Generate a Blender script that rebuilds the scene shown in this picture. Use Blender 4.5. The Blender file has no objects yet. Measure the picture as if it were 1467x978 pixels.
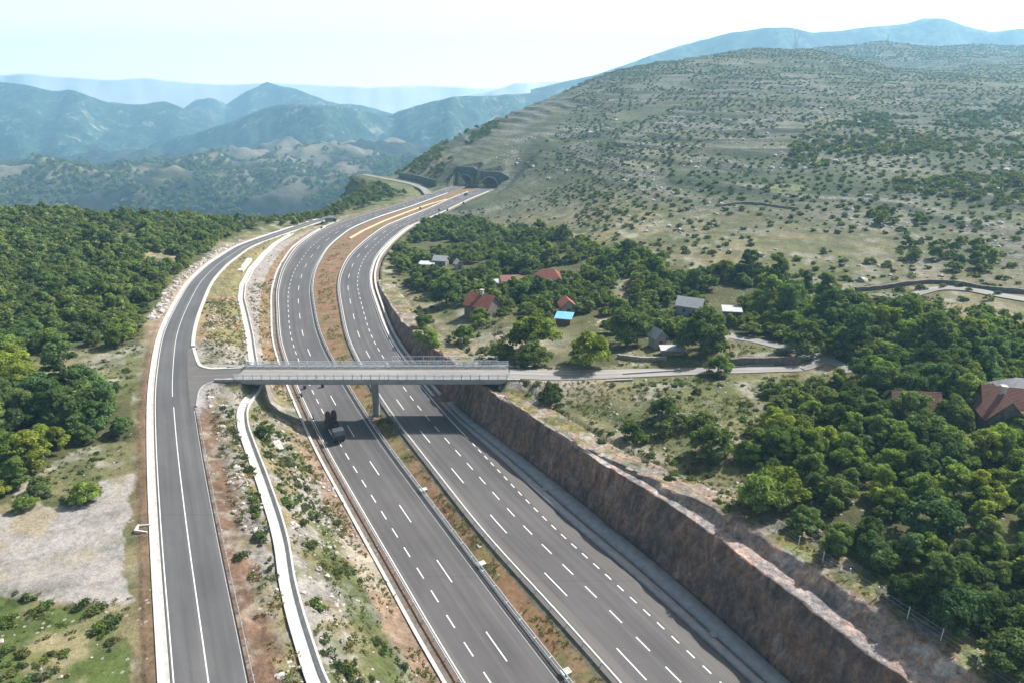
import bpy, bmesh, math, random
import numpy as np
from mathutils import Vector, Matrix

random.seed(7)
RNG = np.random.default_rng(7)
sc = bpy.context.scene
C = sc.collection

# ------------------------------------------------------------------ camera model
F, HOR, CAMZ = 980.0, 125.0, 72.0
P = math.atan((489 - HOR) / F)
SP, CP = math.sin(P), math.cos(P)


def at(x, y, z=0.0):
    u, v = (x - 733.5) / F, (y - 489) / F
    t = (z - CAMZ) / (-SP - v * CP)
    return u * t, (CP - v * SP) * t


def proj(X, Y, Z):
    dz = Z - CAMZ
    zc = np.maximum(Y * CP - dz * SP, 1e-3)
    return 733.5 + F * X / zc, 489 - F * (Y * SP + dz * CP) / zc, zc


def slope_of_row(y):
    v = (y - 489) / F
    return -(SP + v * CP) / (CP - v * SP)


# ------------------------------------------------------------------ noise
def _hash(ix, iy, seed):
    n = (ix.astype(np.int64) * 374761393 + iy.astype(np.int64) * 668265263 + seed * 974634777) & 0xFFFFFFFF
    n = ((n ^ (n >> 13)) * 1274126177) & 0xFFFFFFFF
    return ((n ^ (n >> 16)) & 0xFFFF) / 65535.0


def vnoise(x, y, seed=0):
    x = np.asarray(x, float); y = np.asarray(y, float)
    ix, iy = np.floor(x), np.floor(y)
    fx, fy = x - ix, y - iy
    fx = fx * fx * (3 - 2 * fx); fy = fy * fy * (3 - 2 * fy)
    a = _hash(ix, iy, seed); b = _hash(ix + 1, iy, seed)
    c = _hash(ix, iy + 1, seed); d = _hash(ix + 1, iy + 1, seed)
    return (a + (b - a) * fx) * (1 - fy) + (c + (d - c) * fx) * fy


def fbm(x, y, scale, octv=4, seed=0):
    x = np.asarray(x, float) / scale; y = np.asarray(y, float) / scale
    s = 0; a = 0.5; tot = 0
    for i in range(octv):
        s = s + a * vnoise(x, y, seed + i * 17); tot += a
        x = x * 2.03 + 5.1; y = y * 2.03 + 1.7; a *= 0.5
    return s / tot            # 0..1


def sstep(a, b, x):
    t = np.clip((np.asarray(x, float) - a) / (b - a), 0, 1)
    return t * t * (3 - 2 * t)


# ------------------------------------------------------------------ plan curves, X as a function of Y
YG = np.arange(-120.0, 760.0, 0.5)


def curve(pts, sig=9.0):
    pts = sorted(pts, key=lambda q: q[1])
    ys = np.array([q[1] for q in pts]); xs = np.array([q[0] for q in pts])
    m0 = (xs[2] - xs[0]) / (ys[2] - ys[0]); m1 = (xs[-1] - xs[-3]) / (ys[-1] - ys[-3])
    v = np.interp(YG, ys, xs)
    v = np.where(YG < ys[0], xs[0] + m0 * (YG - ys[0]), v)
    v = np.where(YG > ys[-1], xs[-1] + m1 * (YG - ys[-1]), v)
    r = int(sig * 3 / 0.5); k = np.exp(-0.5 * (np.arange(-r, r + 1) * 0.5 / sig) ** 2); k /= k.sum()
    a0, a1 = v[1] - v[0], v[-1] - v[-2]
    pad = np.concatenate([v[0] + a0 * np.arange(-r, 0), v, v[-1] + a1 * np.arange(1, r + 1)])
    return np.convolve(pad, k, 'valid')


def table(ys, vs, sig=8.0):
    v = np.interp(YG, ys, vs)
    r = int(sig * 3 / 0.5); k = np.exp(-0.5 * (np.arange(-r, r + 1) * 0.5 / sig) ** 2); k /= k.sum()
    return np.convolve(np.pad(v, r, 'edge'), k, 'valid')


ZR = 1.0                                   # right carriageway lies a little higher (superelevation)
L2p = [(805, 978), (716, 868), (676, 808), (640, 764), (588, 692), (548, 640), (520, 597), (490, 549), (470, 514),
       (454, 480), (449, 456), (443, 416), (449, 386), (468, 354), (499, 329), (537, 313), (584, 298), (625, 283), (652, 273), (673, 266)]
R1p = [(887, 977), (780, 853), (728, 802), (697, 770), (640, 693.5), (581, 620), (561, 593), (543.5, 567), (509, 508),
       (497, 480), (490, 440), (485, 413), (488, 393), (499, 370), (521, 348), (552, 325), (610, 302), (652, 283), (684, 271), (697, 266)]
CURV = {}
CURV['L2'] = curve([at(*q, 0) for q in L2p])
CURV['R1'] = curve([at(*q, ZR) for q in R1p])


def kfac(c):
    return np.sqrt(1 + np.gradient(c, 0.5) ** 2)


wl = table([0, 220, 260, 320, 380, 440, 480, 560], [11.3, 11.3, 12.2, 14.5, 14.5, 12.5, 11.3, 11.3], 12)
wr = table([0, 600], [11.1, 11.1])
KL, KR = kfac(CURV['L2']), kfac(CURV['R1'])
CURV['L1'] = CURV['L2'] - wl * KL
CURV['R2'] = CURV['R1'] + wr * KR
CURV['kl'], CURV['kr'] = KL, KR
CURV['wall'] = CURV['L1'] - 1.9 * KL           # low concrete wall on the left
wf = table([0, 62, 75, 92, 103, 110, 120, 128, 140, 150, 180, 700], [7.0, 7.4, 8.0, 8.6, 8.6, 8.2, 7.0, 6.0, 4.4, 3.9, 3.4, 3.2], 3)
CURV['foot'] = CURV['R2'] + wf * KR             # foot of the rock face
wsh = table([0, 95, 120, 146, 160, 700], [3.2, 3.2, 2.3, 0.9, 0.7, 0.7], 4)
CURV['sh'] = CURV['R2'] + wsh * KR

# service road on the left
ZS = table([-100, 180, 230, 300, 360, 400, 700], [10.5, 10.5, 9.0, 5.0, 1.6, 0.3, 0.0], 12)


def zs_at(Y):
    return np.interp(Y, YG, ZS)


def at_s(x, y):
    z = 10.5
    for _ in range(6):
        X, Y = at(x, y, z); z = float(zs_at(Y))
    return X, Y


SLp = [(246, 978), (230, 786), (222, 652), (220, 560), (230, 486), (245, 450), (270, 406), (298, 379), (340, 352), (398, 332), (440, 318), (480, 308)]
CURV['SL'] = curve([at_s(*q) for q in SLp], 8)
wsr = table([-100, 120, 200, 300, 700], [7.6, 7.6, 7.2, 6.6, 6.6])
KS = kfac(CURV['SL'])
CURV['SR'] = np.minimum(CURV['SL'] + wsr * KS, CURV['L1'] - 0.3)
CURV['ks'] = KS
CURV['gut'] = CURV['SL'] - 1.35 * KS             # outer edge of the concrete gutter


def cx(name, Y):
    return np.interp(Y, YG, CURV[name])


# ------------------------------------------------------------------ terrain
COLS = [-700, 0, 250, 400, 480, 520, 560, 620, 700, 780, 900, 1050, 1150, 1280, 1467, 2100]
PROF = {   # column -> (Y, z)
    -700: [(0, 11), (330, 14), (420, -20), (600, -110), (900, -200), (1300, -190), (1420, -140), (1550, -95), (1800, -96), (2400, -150), (4000, -220)],
    0: [(0, 10.8), (200, 11), (345, 11), (380, 5), (450, -30), (600, -110), (900, -205), (1250, -215), (1380, -165), (1500, -97), (1640, -98), (2000, -150), (4000, -230)],
    250: [(0, 10.8), (345, 9), (380, 3), (450, -35), (600, -115), (900, -205), (1200, -210), (1400, -160), (1560, -112), (1750, -103), (2100, -150), (4000, -230)],
    400: [(0, 10.8), (345, 5), (390, 1), (440, -14), (600, -100), (900, -185), (1200, -195), (1500, -140), (1750, -95), (1950, -66), (2300, -110), (4000, -230)],
    480: [(0, 10.8), (345, 1), (405, 0), (470, -1), (515, -3), (560, -22), (630, -70), (900, -160), (1200, -165), (1500, -125), (1750, -92), (2000, -76), (2400, -110), (4000, -230)],
    520: [(0, 11), (330, 1), (420, 0), (520, -1), (590, -3), (625, -12), (690, -52), (900, -135), (1300, -155), (1600, -125), (1850, -92), (2050, -84), (2400, -110), (4000, -230)],
    560: [(0, 11), (300, 2), (420, 0), (500, 0), (590, 2), (640, 0), (700, -18), (900, -100), (1300, -140), (1600, -120), (1900, -95), (2300, -110), (4000, -230)],
    620: [(0, 11), (200, 8), (300, 2), (400, 1), (500, 3), (560, 9), (650, 15), (710, 18), (800, 0), (1000, -70), (1500, -140), (2300, -120), (4000, -230)],
    700: [(0, 11), (180, 10), (260, 4), (330, 2), (430, 3), (500, 9), (560, 17), (650, 27), (780, 40), (900, 30), (1200, -40), (1800, -130), (4000, -230)],
    780: [(0, 11), (180, 10.5), (260, 7), (350, 9), (450, 16), (560, 28), (700, 47), (860, 65), (980, 60), (1300, 0), (2000, -100), (4000, -230)],
    900: [(0, 12), (150, 11.5), (250, 13), (350, 20), (500, 36), (700, 62), (850, 84), (960, 96.5), (1100, 94), (1400, 50), (2000, -40), (4000, -230)],
    1050: [(0, 13), (150, 12.5), (230, 14), (350, 25), (500, 44), (700, 74), (900, 104), (1050, 120), (1200, 118), (1500, 96), (2000, 60), (4000, -230)],
    1150: [(0, 13.5), (150, 13), (205, 15), (320, 24), (500, 45), (700, 73), (900, 102), (1080, 123), (1300, 106), (1450, 112), (1700, 169), (1900, 160), (4000, -230)],
    1280: [(0, 14), (120, 14), (185, 16), (320, 26), (500, 45), (700, 64), (950, 86), (1080, 93), (1300, 96), (1480, 118), (1700, 166), (1900, 160), (4000, -230)],
    1467: [(0, 14), (100, 14.5), (165, 18), (300, 31), (500, 49), (700, 66), (950, 88), (1150, 98), (1400, 112), (1580, 136), (1800, 175), (2100, 160), (4000, -230)],
    2100: [(0, 15), (100, 16), (165, 22), (300, 36), (500, 55), (700, 74), (1000, 105), (1300, 136), (1800, 180), (2100, 165), (4000, -230)],
}
LYmin, LYmax, NLY, NCX = math.log(20), math.log(4300), 420, 300
_ly = np.linspace(LYmin, LYmax, NLY)
_tab = np.array([np.interp(np.exp(_ly), [p[0] for p in PROF[c]], [p[1] for p in PROF[c]]) for c in COLS])
_cx = np.linspace(COLS[0], COLS[-1], NCX)
_T = np.array([np.interp(_cx, COLS, _tab[:, j]) for j in range(NLY)]).T          # [NCX, NLY]


def _blur(A, s, ax):
    r = int(3 * s); k = np.exp(-0.5 * (np.arange(-r, r + 1) / s) ** 2); k /= k.sum()
    pad = [(0, 0), (0, 0)]; pad[ax] = (r, r)
    return np.apply_along_axis(lambda v: np.convolve(v, k, 'valid'), ax, np.pad(A, pad, 'edge'))


_T = _blur(_blur(_T, 3.0, 0), 3.5, 1)


def z_base(X, Y):
    X = np.asarray(X, float); Y = np.asarray(Y, float)
    Yc = np.maximum(Y, 20.0)
    col = 733.5 + F * X / (Yc * 0.937 + 21)
    a = np.clip((col - COLS[0]) / (COLS[-1] - COLS[0]) * (NCX - 1), 0, NCX - 1.001)
    b = np.clip((np.log(Yc) - LYmin) / (LYmax - LYmin) * (NLY - 1), 0, NLY - 1.001)
    ia, ib = a.astype(int), b.astype(int); fa, fb = a - ia, b - ib
    z = (_T[ia, ib] * (1 - fa) + _T[ia + 1, ib] * fa) * (1 - fb) + (_T[ia, ib + 1] * (1 - fa) + _T[ia + 1, ib + 1] * fa) * fb
    return z


def ledge_phase(X, Y, z):
    zz = z + (fbm(X, Y, 70, 3, 21) - 0.5) * 7
    return zz / 4.8 - np.floor(zz / 4.8)


def z_nat(X, Y):
    X = np.asarray(X, float); Y = np.asarray(Y, float)
    z = z_base(X, Y)
    r = np.hypot(X, Y)
    z = z + (fbm(X, Y, 38, 3, 3) - 0.5) * 1.6
    hill = sstep(230, 420, r)
    z = z + hill * (fbm(X, Y, 120, 4, 5) - 0.5) * np.clip(r * 0.016, 0, 34) * (1 + 1.2 * sstep(-150, -320, X) * sstep(800, 1200, r))
    far = sstep(900, 1300, r)
    g = np.abs(fbm(X, Y, 260, 4, 9) - 0.5) * 2
    z = z + far * (g - 0.35) * 60 * (1 - sstep(-100, 250, X))
    # limestone ledges on the open hillside
    f = ledge_phase(X, Y, z)
    led = sstep(0.0, 0.2, f) - f
    right = hill * sstep(16, 34, z) * (1 - far * 0.3)
    z = z + right * led * 4.8 * 0.5 * sstep(0.30, 0.55, fbm(X, Y, 90, 2, 31))
    z = z + far * (1 - sstep(-100, 250, X)) * ((fbm(X, Y, 70, 4, 33) - 0.5) * 30)
    return z


HT = table([-100, 92, 100, 112, 135, 151, 162, 180, 215, 250, 700], [9.0, 9.0, 8.9, 8.1, 8.0, 7.7, 7.0, 5.6, 3.0, 0.6, 0.5], 3)   # height of face top above road
UP = table([-100, 70, 85, 104, 114, 700], [2.2, 2.2, 1.7, 0.5, 0.0, 0.0], 3)                                             # upper face above the bench


def face_top_x(Y):
    return cx('foot', Y) + 0.37 * np.interp(Y, YG, HT) * cx('kr', Y)


BX0, BX1, BY, BZ = -62.0, -0.8, 143.4, 11.0        # overpass: ends, axis, deck level
LANE = [(BX1, BY, 10.95)] + [(*at(px, py, z), z) for px, py, z in ((800, 537.5, 11.0), (870, 535.5, 11.1), (985, 531.5, 11.6), (1040, 530, 12.0), (1100, 528.5, 12.3), (1150, 527, 12.6))]


def lane_z(X):
    return np.interp(X, [q[0] for q in LANE], [q[1] for q in LANE]), np.interp(X, [q[0] for q in LANE], [q[2] for q in LANE])


def z_strip(X, Y):
    """bank between service road and the low wall"""
    a, b = cx('SR', Y), cx('wall', Y)
    t = np.clip((X - a) / np.maximum(b - a, 0.5), 0, 1)
    zs = zs_at(Y)
    prof = 0.16 * t + 0.84 * sstep(0.28, 1.02, t)
    zw = np.interp(Y, YG, ZS) * 0
    z = zs + (zw + 0.45 - zs) * prof - 0.12
    j = (1 - sstep(5.0, 9.0, np.abs(Y - BY - 1))) * (1 - sstep(BX0 + 1.0, BX0 + 6, X))      # fill behind the bridge head
    return z * (1 - j) + (zs - 0.1 + 0.42 * sstep(-72, BX0, X)) * j


TR4 = [(*at(q[0], q[1], q[2]), q[2]) for q in ((614, 279, 0), (607, 271, 0), (592, 264.5, -0.5), (566, 259, -1), (545, 255, -1.5), (530, 252.2, -2.0), (520, 250.2, -2.6))]


def near_road(X, Y, Pt):
    d = np.full(np.shape(X), 1e3); zz = np.zeros(np.shape(X))
    for a, b in zip(Pt[:-1], Pt[1:]):
        ux, uy = b[0] - a[0], b[1] - a[1]
        t = np.clip(((X - a[0]) * ux + (Y - a[1]) * uy) / (ux * ux + uy * uy), 0, 1)
        e = np.hypot(X - a[0] - ux * t, Y - a[1] - uy * t)
        m = e < d
        d = np.where(m, e, d); zz = np.where(m, a[2] + (b[2] - a[2]) * t, zz)
    return d, zz


def in_strip(X, Y):
    return (X > cx('SR', Y)) & (X < cx('wall', Y)) & (Y < 372)


def terrain(X, Y):
    """the surface one would stand on (roads, strip, cut and natural ground)"""
    X = np.asarray(X, float); Y = np.asarray(Y, float)
    z = z_nat(X, Y)
    Yq = np.clip(Y, -110, 740)
    ps = cx('SL', Yq); gut = cx('gut', Yq) - 1.5
    zs = zs_at(Yq)
    wL = sstep(0, 1, (X - (gut - 26)) / 26.0) * (1 - sstep(380, 430, Y))       # natural ground meets the service road level
    z = np.where(X < gut, z * (1 - wL) + (zs - 0.15) * wL, z)
    ft = face_top_x(Yq)
    ztop = ZR + np.interp(Yq, YG, HT)
    wR = (1 - sstep(0, 1, (X - ft - 5.2 * cx('kr', Yq)) / 22.0)) * (1 - sstep(485, 575, Y))
    zt2 = ztop + np.interp(Yq, YG, UP)
    z = np.where(X > ft, z * (1 - wR) + zt2 * wR, z)
    far = Y < 600
    z = np.where(far & (X >= gut) & (X <= cx('SR', Yq)) & (Y < 405), zs, z)
    z = np.where(far & in_strip(X, Yq), z_strip(X, Yq), z)
    xm = np.where(Y < 372, cx('wall', Yq), cx('L1', Yq) - 1)
    yend = np.where(X < 0.5 * (cx('L2', Yq) + cx('R1', Yq)), 550.0, 527.0)
    road = (X >= xm) & (X <= cx('foot', Yq)) & (Y < yend)
    l2, r1 = cx('L2', Yq), cx('R1', Yq)
    zr = np.clip((X - l2) / np.maximum(r1 - l2, 1), 0, 1) * ZR
    z = np.where(road, zr, z)
    fc = (X > cx('foot', Yq)) & (X < ft) & (Y < yend)
    z = np.where(fc, ZR + (ztop - ZR) * np.clip((X - cx('foot', Yq)) / np.maximum(ft - cx('foot', Yq), .1), 0, 1), z)
    # bridge head on the right and the lane that leaves it
    dpr = (1 - sstep(6.0, 8.5, np.abs(Y - BY))) * sstep(-16, -12, X) * (1 - sstep(BX1 - 2.4, BX1 - 0.2, X))
    z = np.where(X > cx('foot', Yq), z * (1 - dpr) + np.minimum(z, 8.4) * dpr, z)
    yp, zp = lane_z(X)
    wl_ = (1 - sstep(3.6, 9.5, np.abs(Y - yp))) * sstep(BX1 - 2.0, BX1 - 0.2, X) * (1 - sstep(LANE[-1][0], LANE[-1][0] + 8, X))
    z = z * (1 - wl_) + (zp - 0.10) * wl_
    # left shoulder beyond the end of the strip
    xl = cx('L1', Yq) - 1
    wl2 = sstep(0, 1, (X - (xl - 14)) / 14.0) * (1 - sstep(525, 556, Y))
    z = np.where((Y >= 372) & (Y < 556) & (X < xl), z * (1 - wl2) + 0.0 * wl2 - 0.1, z)
    if np.any((X < -40) & (Y > 440) & (Y < 680)):
        d4, z4 = near_road(X, Y, TR4)
        w4 = (1 - sstep(4, 42, d4)) * (X < cx('L1', Yq) - 3)
        z = z * (1 - w4) + (z4 - 0.2) * w4
    return z


def ground_sheet_z(X, Y):
    z = terrain(X, Y)
    Yq = np.clip(Y, -110, 740)
    ft = face_top_x(Yq); kr = cx('kr', Yq)
    lo = cx('gut', Yq) + 0.2
    hi = np.where(np.interp(Yq, YG, HT) > 1.2, ft + 4.2 * kr, ft + 0.6)
    low = np.where(X < cx('wall', Yq) + 0.5, np.minimum(z - 1.0, z), -1.2)
    low = np.where(X > cx('foot', Yq), -1.2, low)
    z = np.where((X > lo) & (X < hi) & (Y < np.where(X < 0.5 * (cx('L2', Yq) + cx('R1', Yq)), 549, 526)), low, z)
    # sink a little under the lip
    z = np.where((X >= hi) & (X < hi + 3.2 * kr) & (Y < 250), z - 0.5, z)
    # tunnels: the cutting in front of the portals and the bores
    return z


def hit(x, y, n=1400):
    """where the ray of a pixel meets the terrain"""
    u, v = (x - 733.5) / F, (y - 489) / F
    dy, dz = CP - v * SP, -SP - v * CP
    t = np.exp(np.linspace(math.log(45), math.log(3500), n))
    X, Y, Z = u * t, dy * t, CAMZ + dz * t
    d = Z - terrain(X, Y)
    i = np.argmax(d < 0)
    if d[i] >= 0:
        i = n - 1
    a, b = t[max(i - 1, 0)], t[i]
    for _ in range(18):
        m = 0.5 * (a + b)
        if CAMZ + dz * m - float(terrain(u * m, dy * m)) < 0: b = m
        else: a = m
    return u * b, dy * b, CAMZ + dz * b


# ------------------------------------------------------------------ object helpers
def tag(o, label=None, cat=None, group=None, kind=None):
    if label: o['label'] = label
    if cat: o['category'] = cat
    if group: o['group'] = group
    if kind: o['kind'] = kind
    return o


def link(o, parent=None):
    C.objects.link(o)
    if parent: o.parent = parent
    return o


def empty(name, loc=(0, 0, 0), rz=0, label=None, cat=None, group=None):
    o = bpy.data.objects.new(name, None)
    o.location = loc; o.rotation_euler = (0, 0, rz); o.empty_display_size = 0.5
    link(o)
    return tag(o, label, cat, group)


def np_mesh(name, V, Q, mat=None, smooth=False, colors=None, uv=None, mats=None, midx=None):
    V = np.asarray(V, np.float32).reshape(-1, 3); Q = np.asarray(Q, np.int32)
    k = Q.shape[1]
    me = bpy.data.meshes.new(name)
    me.vertices.add(len(V)); me.vertices.foreach_set('co', V.ravel())
    me.loops.add(Q.size); me.loops.foreach_set('vertex_index', Q.ravel())
    me.polygons.add(len(Q))
    me.polygons.foreach_set('loop_start', np.arange(0, Q.size, k, dtype=np.int32))
    me.polygons.foreach_set('loop_total', np.full(len(Q), k, np.int32))
    if smooth: me.polygons.foreach_set('use_smooth', np.ones(len(Q), bool))
    if colors is not None:
        ca = me.color_attributes.new('cover', 'FLOAT_COLOR', 'POINT')
        colors = np.asarray(colors, np.float32); colors = colors.reshape(-1, colors.shape[-1])
        c = np.ones((len(V), 4), np.float32); c[:, :colors.shape[1]] = colors
        ca.data.foreach_set('color', c.ravel())
    if uv is not None:
        ul = me.uv_layers.new(name='plan')
        ul.data.foreach_set('uv', np.asarray(uv, np.float32).reshape(-1, 2)[Q.ravel()].ravel())
    if mat: me.materials.append(mat)
    if mats:
        for m in mats: me.materials.append(m)
        me.polygons.foreach_set('material_index', np.asarray(midx, np.int32))
    me.update(calc_edges=True); me.validate()
    return me


def grid_quads(n, m):
    i = np.arange(n - 1)[:, None] * m + np.arange(m - 1)[None, :]
    return np.stack([i, i + 1, i + m + 1, i + m], -1).reshape(-1, 4)


def grid_obj(name, G, mat, smooth=True, colors=None, uv=None, parent=None, flip=False):
    n, m = G.shape[:2]
    Q = grid_quads(n, m)
    if flip: Q = Q[:, ::-1]
    me = np_mesh(name, G, Q, mat, smooth, colors, uv)
    return link(bpy.data.objects.new(name, me), parent)


class MB:
    """collects boxes, tubes and prisms into one mesh"""
    def __init__(s): s.v = []; s.f = []

    def add(s, vs, fs, M=None):
        b = len(s.v)
        s.v += [tuple((M @ Vector(v)) if M is not None else v) for v in vs]
        s.f += [tuple(b + i for i in f) for f in fs]
        return s

    def box(s, x0, x1, y0, y1, z0, z1, M=None):
        vs = [(x, y, z) for z in (z0, z1) for y in (y0, y1) for x in (x0, x1)]
        return s.add(vs, [(0, 2, 3, 1), (4, 5, 7, 6), (0, 1, 5, 4), (2, 6, 7, 3), (0, 4, 6, 2), (1, 3, 7, 5)], M)

    def tube(s, a, b, r0, r1=None, n=8):
        r1 = r0 if r1 is None else r1
        a, b = Vector(a), Vector(b); d = (b - a).normalized()
        q = d.to_track_quat('Z', 'Y').to_matrix()
        vs = [a + q @ Vector((r0 * math.cos(t), r0 * math.sin(t), 0)) for t in [i * 2 * math.pi / n for i in range(n)]]
        vs += [b + q @ Vector((r1 * math.cos(t), r1 * math.sin(t), 0)) for t in [i * 2 * math.pi / n for i in range(n)]]
        fs = [(i, (i + 1) % n, n + (i + 1) % n, n + i) for i in range(n)] + [tuple(range(n - 1, -1, -1)), tuple(range(n, 2 * n))]
        return s.add(vs, fs)

    def prism(s, poly, y0, y1, M=None):
        """polygon in XZ extruded along Y"""
        n = len(poly)
        vs = [(x, y0, z) for x, z in poly] + [(x, y1, z) for x, z in poly]
        fs = [(i, n + i, n + (i + 1) % n, (i + 1) % n) for i in range(n)] + [tuple(range(n)), tuple(range(2 * n - 1, n - 1, -1))]
        return s.add(vs, fs, M)

    def build(s, name, mat, parent=None, bevel=0, smooth=False):
        me = bpy.data.meshes.new(name)
        me.from_pydata(s.v, [], s.f); me.materials.append(mat)
        bm = bmesh.new(); bm.from_mesh(me); bmesh.ops.recalc_face_normals(bm, faces=bm.faces)
        if bevel: bmesh.ops.bevel(bm, geom=bm.edges[:], offset=bevel, segments=1, affect='EDGES')
        bm.to_mesh(me); bm.free()
        if smooth:
            for p in me.polygons: p.use_smooth = True
        return link(bpy.data.objects.new(name, me), parent)


# ------------------------------------------------------------------ materials
def mat_new(name, rough=0.9, spec=0.3):
    m = bpy.data.materials.new(name); m.use_nodes = True
    nt = m.node_tree; b = nt.nodes['Principled BSDF']
    b.inputs['Roughness'].default_value = rough
    b.inputs['Specular IOR Level'].default_value = spec
    return m, nt, b


def N(nt, t, **kw):
    n = nt.nodes.new(t)
    for k, v in kw.items(): setattr(n, k, v)
    return n


def noise(nt, vec, scale, detail=4, rough=0.6, dist=0.0):
    n = N(nt, 'ShaderNodeTexNoise')
    n.inputs['Scale'].default_value = scale; n.inputs['Detail'].default_value = detail
    n.inputs['Roughness'].default_value = rough; n.inputs['Distortion'].default_value = dist
    if vec is not None: nt.links.new(vec, n.inputs['Vector'])
    return n.outputs['Fac']


def ramp(nt, fac, stops):
    r = N(nt, 'ShaderNodeValToRGB')
    el = r.color_ramp.elements
    while len(el) < len(stops): el.new(0.5)
    for e, (p, c) in zip(el, stops):
        e.position = p; e.color = (*c, 1) if len(c) == 3 else c
    nt.links.new(fac, r.inputs['Fac'])
    return r.outputs['Color']


def mix(nt, a, b, fac, mode='MIX'):
    m = N(nt, 'ShaderNodeMix', data_type='RGBA', blend_type=mode)
    for s, v in ((m.inputs[6], a), (m.inputs[7], b)):
        if isinstance(v, tuple): s.default_value = (*v, 1)
        else: nt.links.new(v, s)
    if isinstance(fac, (int, float)): m.inputs[0].default_value = fac
    else: nt.links.new(fac, m.inputs[0])
    return m.outputs[2]


def math_(nt, op, a, b=0.0):
    m = N(nt, 'ShaderNodeMath', operation=op)
    for s, v in ((m.inputs[0], a), (m.inputs[1], b)):
        if isinstance(v, (int, float)): s.default_value = v
        else: nt.links.new(v, s)
    return m.outputs[0]


def bump(nt, b, h, strength=0.5, dist=0.1):
    n = N(nt, 'ShaderNodeBump')
    n.inputs['Strength'].default_value = strength; n.inputs['Distance'].default_value = dist
    nt.links.new(h, n.inputs['Height']); nt.links.new(n.outputs[0], b.inputs['Normal'])


def pos(nt):
    return N(nt, 'ShaderNodeNewGeometry').outputs['Position']


def scaled(nt, vec, s):
    m = N(nt, 'ShaderNodeMapping'); m.inputs['Scale'].default_value = s
    nt.links.new(vec, m.inputs['Vector']); return m.outputs[0]


def simple(name, col, rough=0.85, var=0.25, scale=1.5, metal=0.0, spec=0.3, col2=None):
    m, nt, b = mat_new(name, rough, spec)
    p = pos(nt)
    f = noise(nt, p, scale, 5, 0.65)
    c2 = col2 or tuple(c * (1 - var) for c in col)
    c1 = tuple(min(1, c * (1 + var * 0.6)) for c in col)
    nt.links.new(ramp(nt, f, [(0.32, c2), (0.68, c1)]), b.inputs['Base Color'])
    b.inputs['Metallic'].default_value = metal
    return m


def m_asphalt(name, base, tint):
    m, nt, b = mat_new(name, 0.82, 0.35)
    uv = N(nt, 'ShaderNodeUVMap', uv_map='plan').outputs[0]
    streak = noise(nt, scaled(nt, uv, (0.012, 0.9, 1)), 1.0, 5, 0.6)
    blot = noise(nt, scaled(nt, uv, (0.05, 0.16, 1)), 1.0, 6, 0.6)
    fine = noise(nt, pos(nt), 7, 3, 0.7)
    c = ramp(nt, streak, [(0.30, tuple(base * t * 0.76 for t in tint)), (0.70, tuple(base * t * 1.2 for t in tint))])
    c = mix(nt, c, ramp(nt, blot, [(0.36, (0.80, 0.80, 0.81)), (0.62, (1.1, 1.09, 1.08))]), 1.0, 'MULTIPLY')
    c = mix(nt, c, ramp(nt, fine, [(0.3, (0.88,) * 3), (0.7, (1.1,) * 3)]), 1.0, 'MULTIPLY')
    sx = N(nt, 'ShaderNodeSeparateXYZ'); nt.links.new(uv, sx.inputs[0])
    wt = math_(nt, 'SINE', math_(nt, 'MULTIPLY', sx.outputs['Y'], 3.45))
    c = mix(nt, c, ramp(nt, math_(nt, 'MULTIPLY_ADD', wt, 0.5), [(0.0, (1, 1, 1)), (0.5, (0.90, 0.90, 0.91))]), 0.8, 'MULTIPLY')
    ed = math_(nt, 'MULTIPLY', math_(nt, 'GREATER_THAN', math_(nt, 'ABSOLUTE', sx.outputs['Y']), 5.0), noise(nt, scaled(nt, uv, (0.15, 0.8, 1)), 1.0, 4))
    c = mix(nt, c, (0.17, 0.15, 0.13), math_(nt, 'MULTIPLY', ed, 0.5))
    jt = math_(nt, 'LESS_THAN', math_(nt, 'FRACT', math_(nt, 'MULTIPLY', sx.outputs['X'], 0.0137)), 0.0035)
    c = mix(nt, c, (0.05, 0.05, 0.05), math_(nt, 'MULTIPLY', jt, 0.45))
    nt.links.new(c, b.inputs['Base Color'])
    bump(nt, b, noise(nt, pos(nt), 30, 2), 0.15, 0.02)
    return m


def m_ground(name, pebble=1.0, bscale=1.0):
    m, nt, b = mat_new(name, 0.95, 0.15)
    col = N(nt, 'ShaderNodeVertexColor', layer_name='cover').outputs['Color']
    p = pos(nt)
    n1 = noise(nt, p, 0.35, 6, 0.65)
    n2 = noise(nt, p, 1.6, 5, 0.75)
    c = mix(nt, col, ramp(nt, n1, [(0.28, (0.62, 0.64, 0.60)), (0.5, (1, 1, 1)), (0.74, (1.35, 1.3, 1.2))]), 1.0, 'MULTIPLY')
    c = mix(nt, c, ramp(nt, n2, [(0.30, (0.55, 0.55, 0.52)), (0.5, (1, 1, 1)), (0.72, (1.45, 1.42, 1.36))]), 0.8 * pebble, 'MULTIPLY')
    v = N(nt, 'ShaderNodeTexVoronoi'); v.inputs['Scale'].default_value = 1.1
    nt.links.new(p, v.inputs['Vector'])
    st = math_(nt, 'MULTIPLY', math_(nt, 'LESS_THAN', v.outputs['Distance'], 0.2), math_(nt, 'GREATER_THAN', noise(nt, p, 0.12, 4), 0.56))
    c = mix(nt, c, (0.30, 0.285, 0.265), math_(nt, 'MULTIPLY', st, 0.75 * pebble))
    nt.links.new(c, b.inputs['Base Color'])
    bump(nt, b, n2, 0.7, 0.25 * bscale)
    return m


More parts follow.
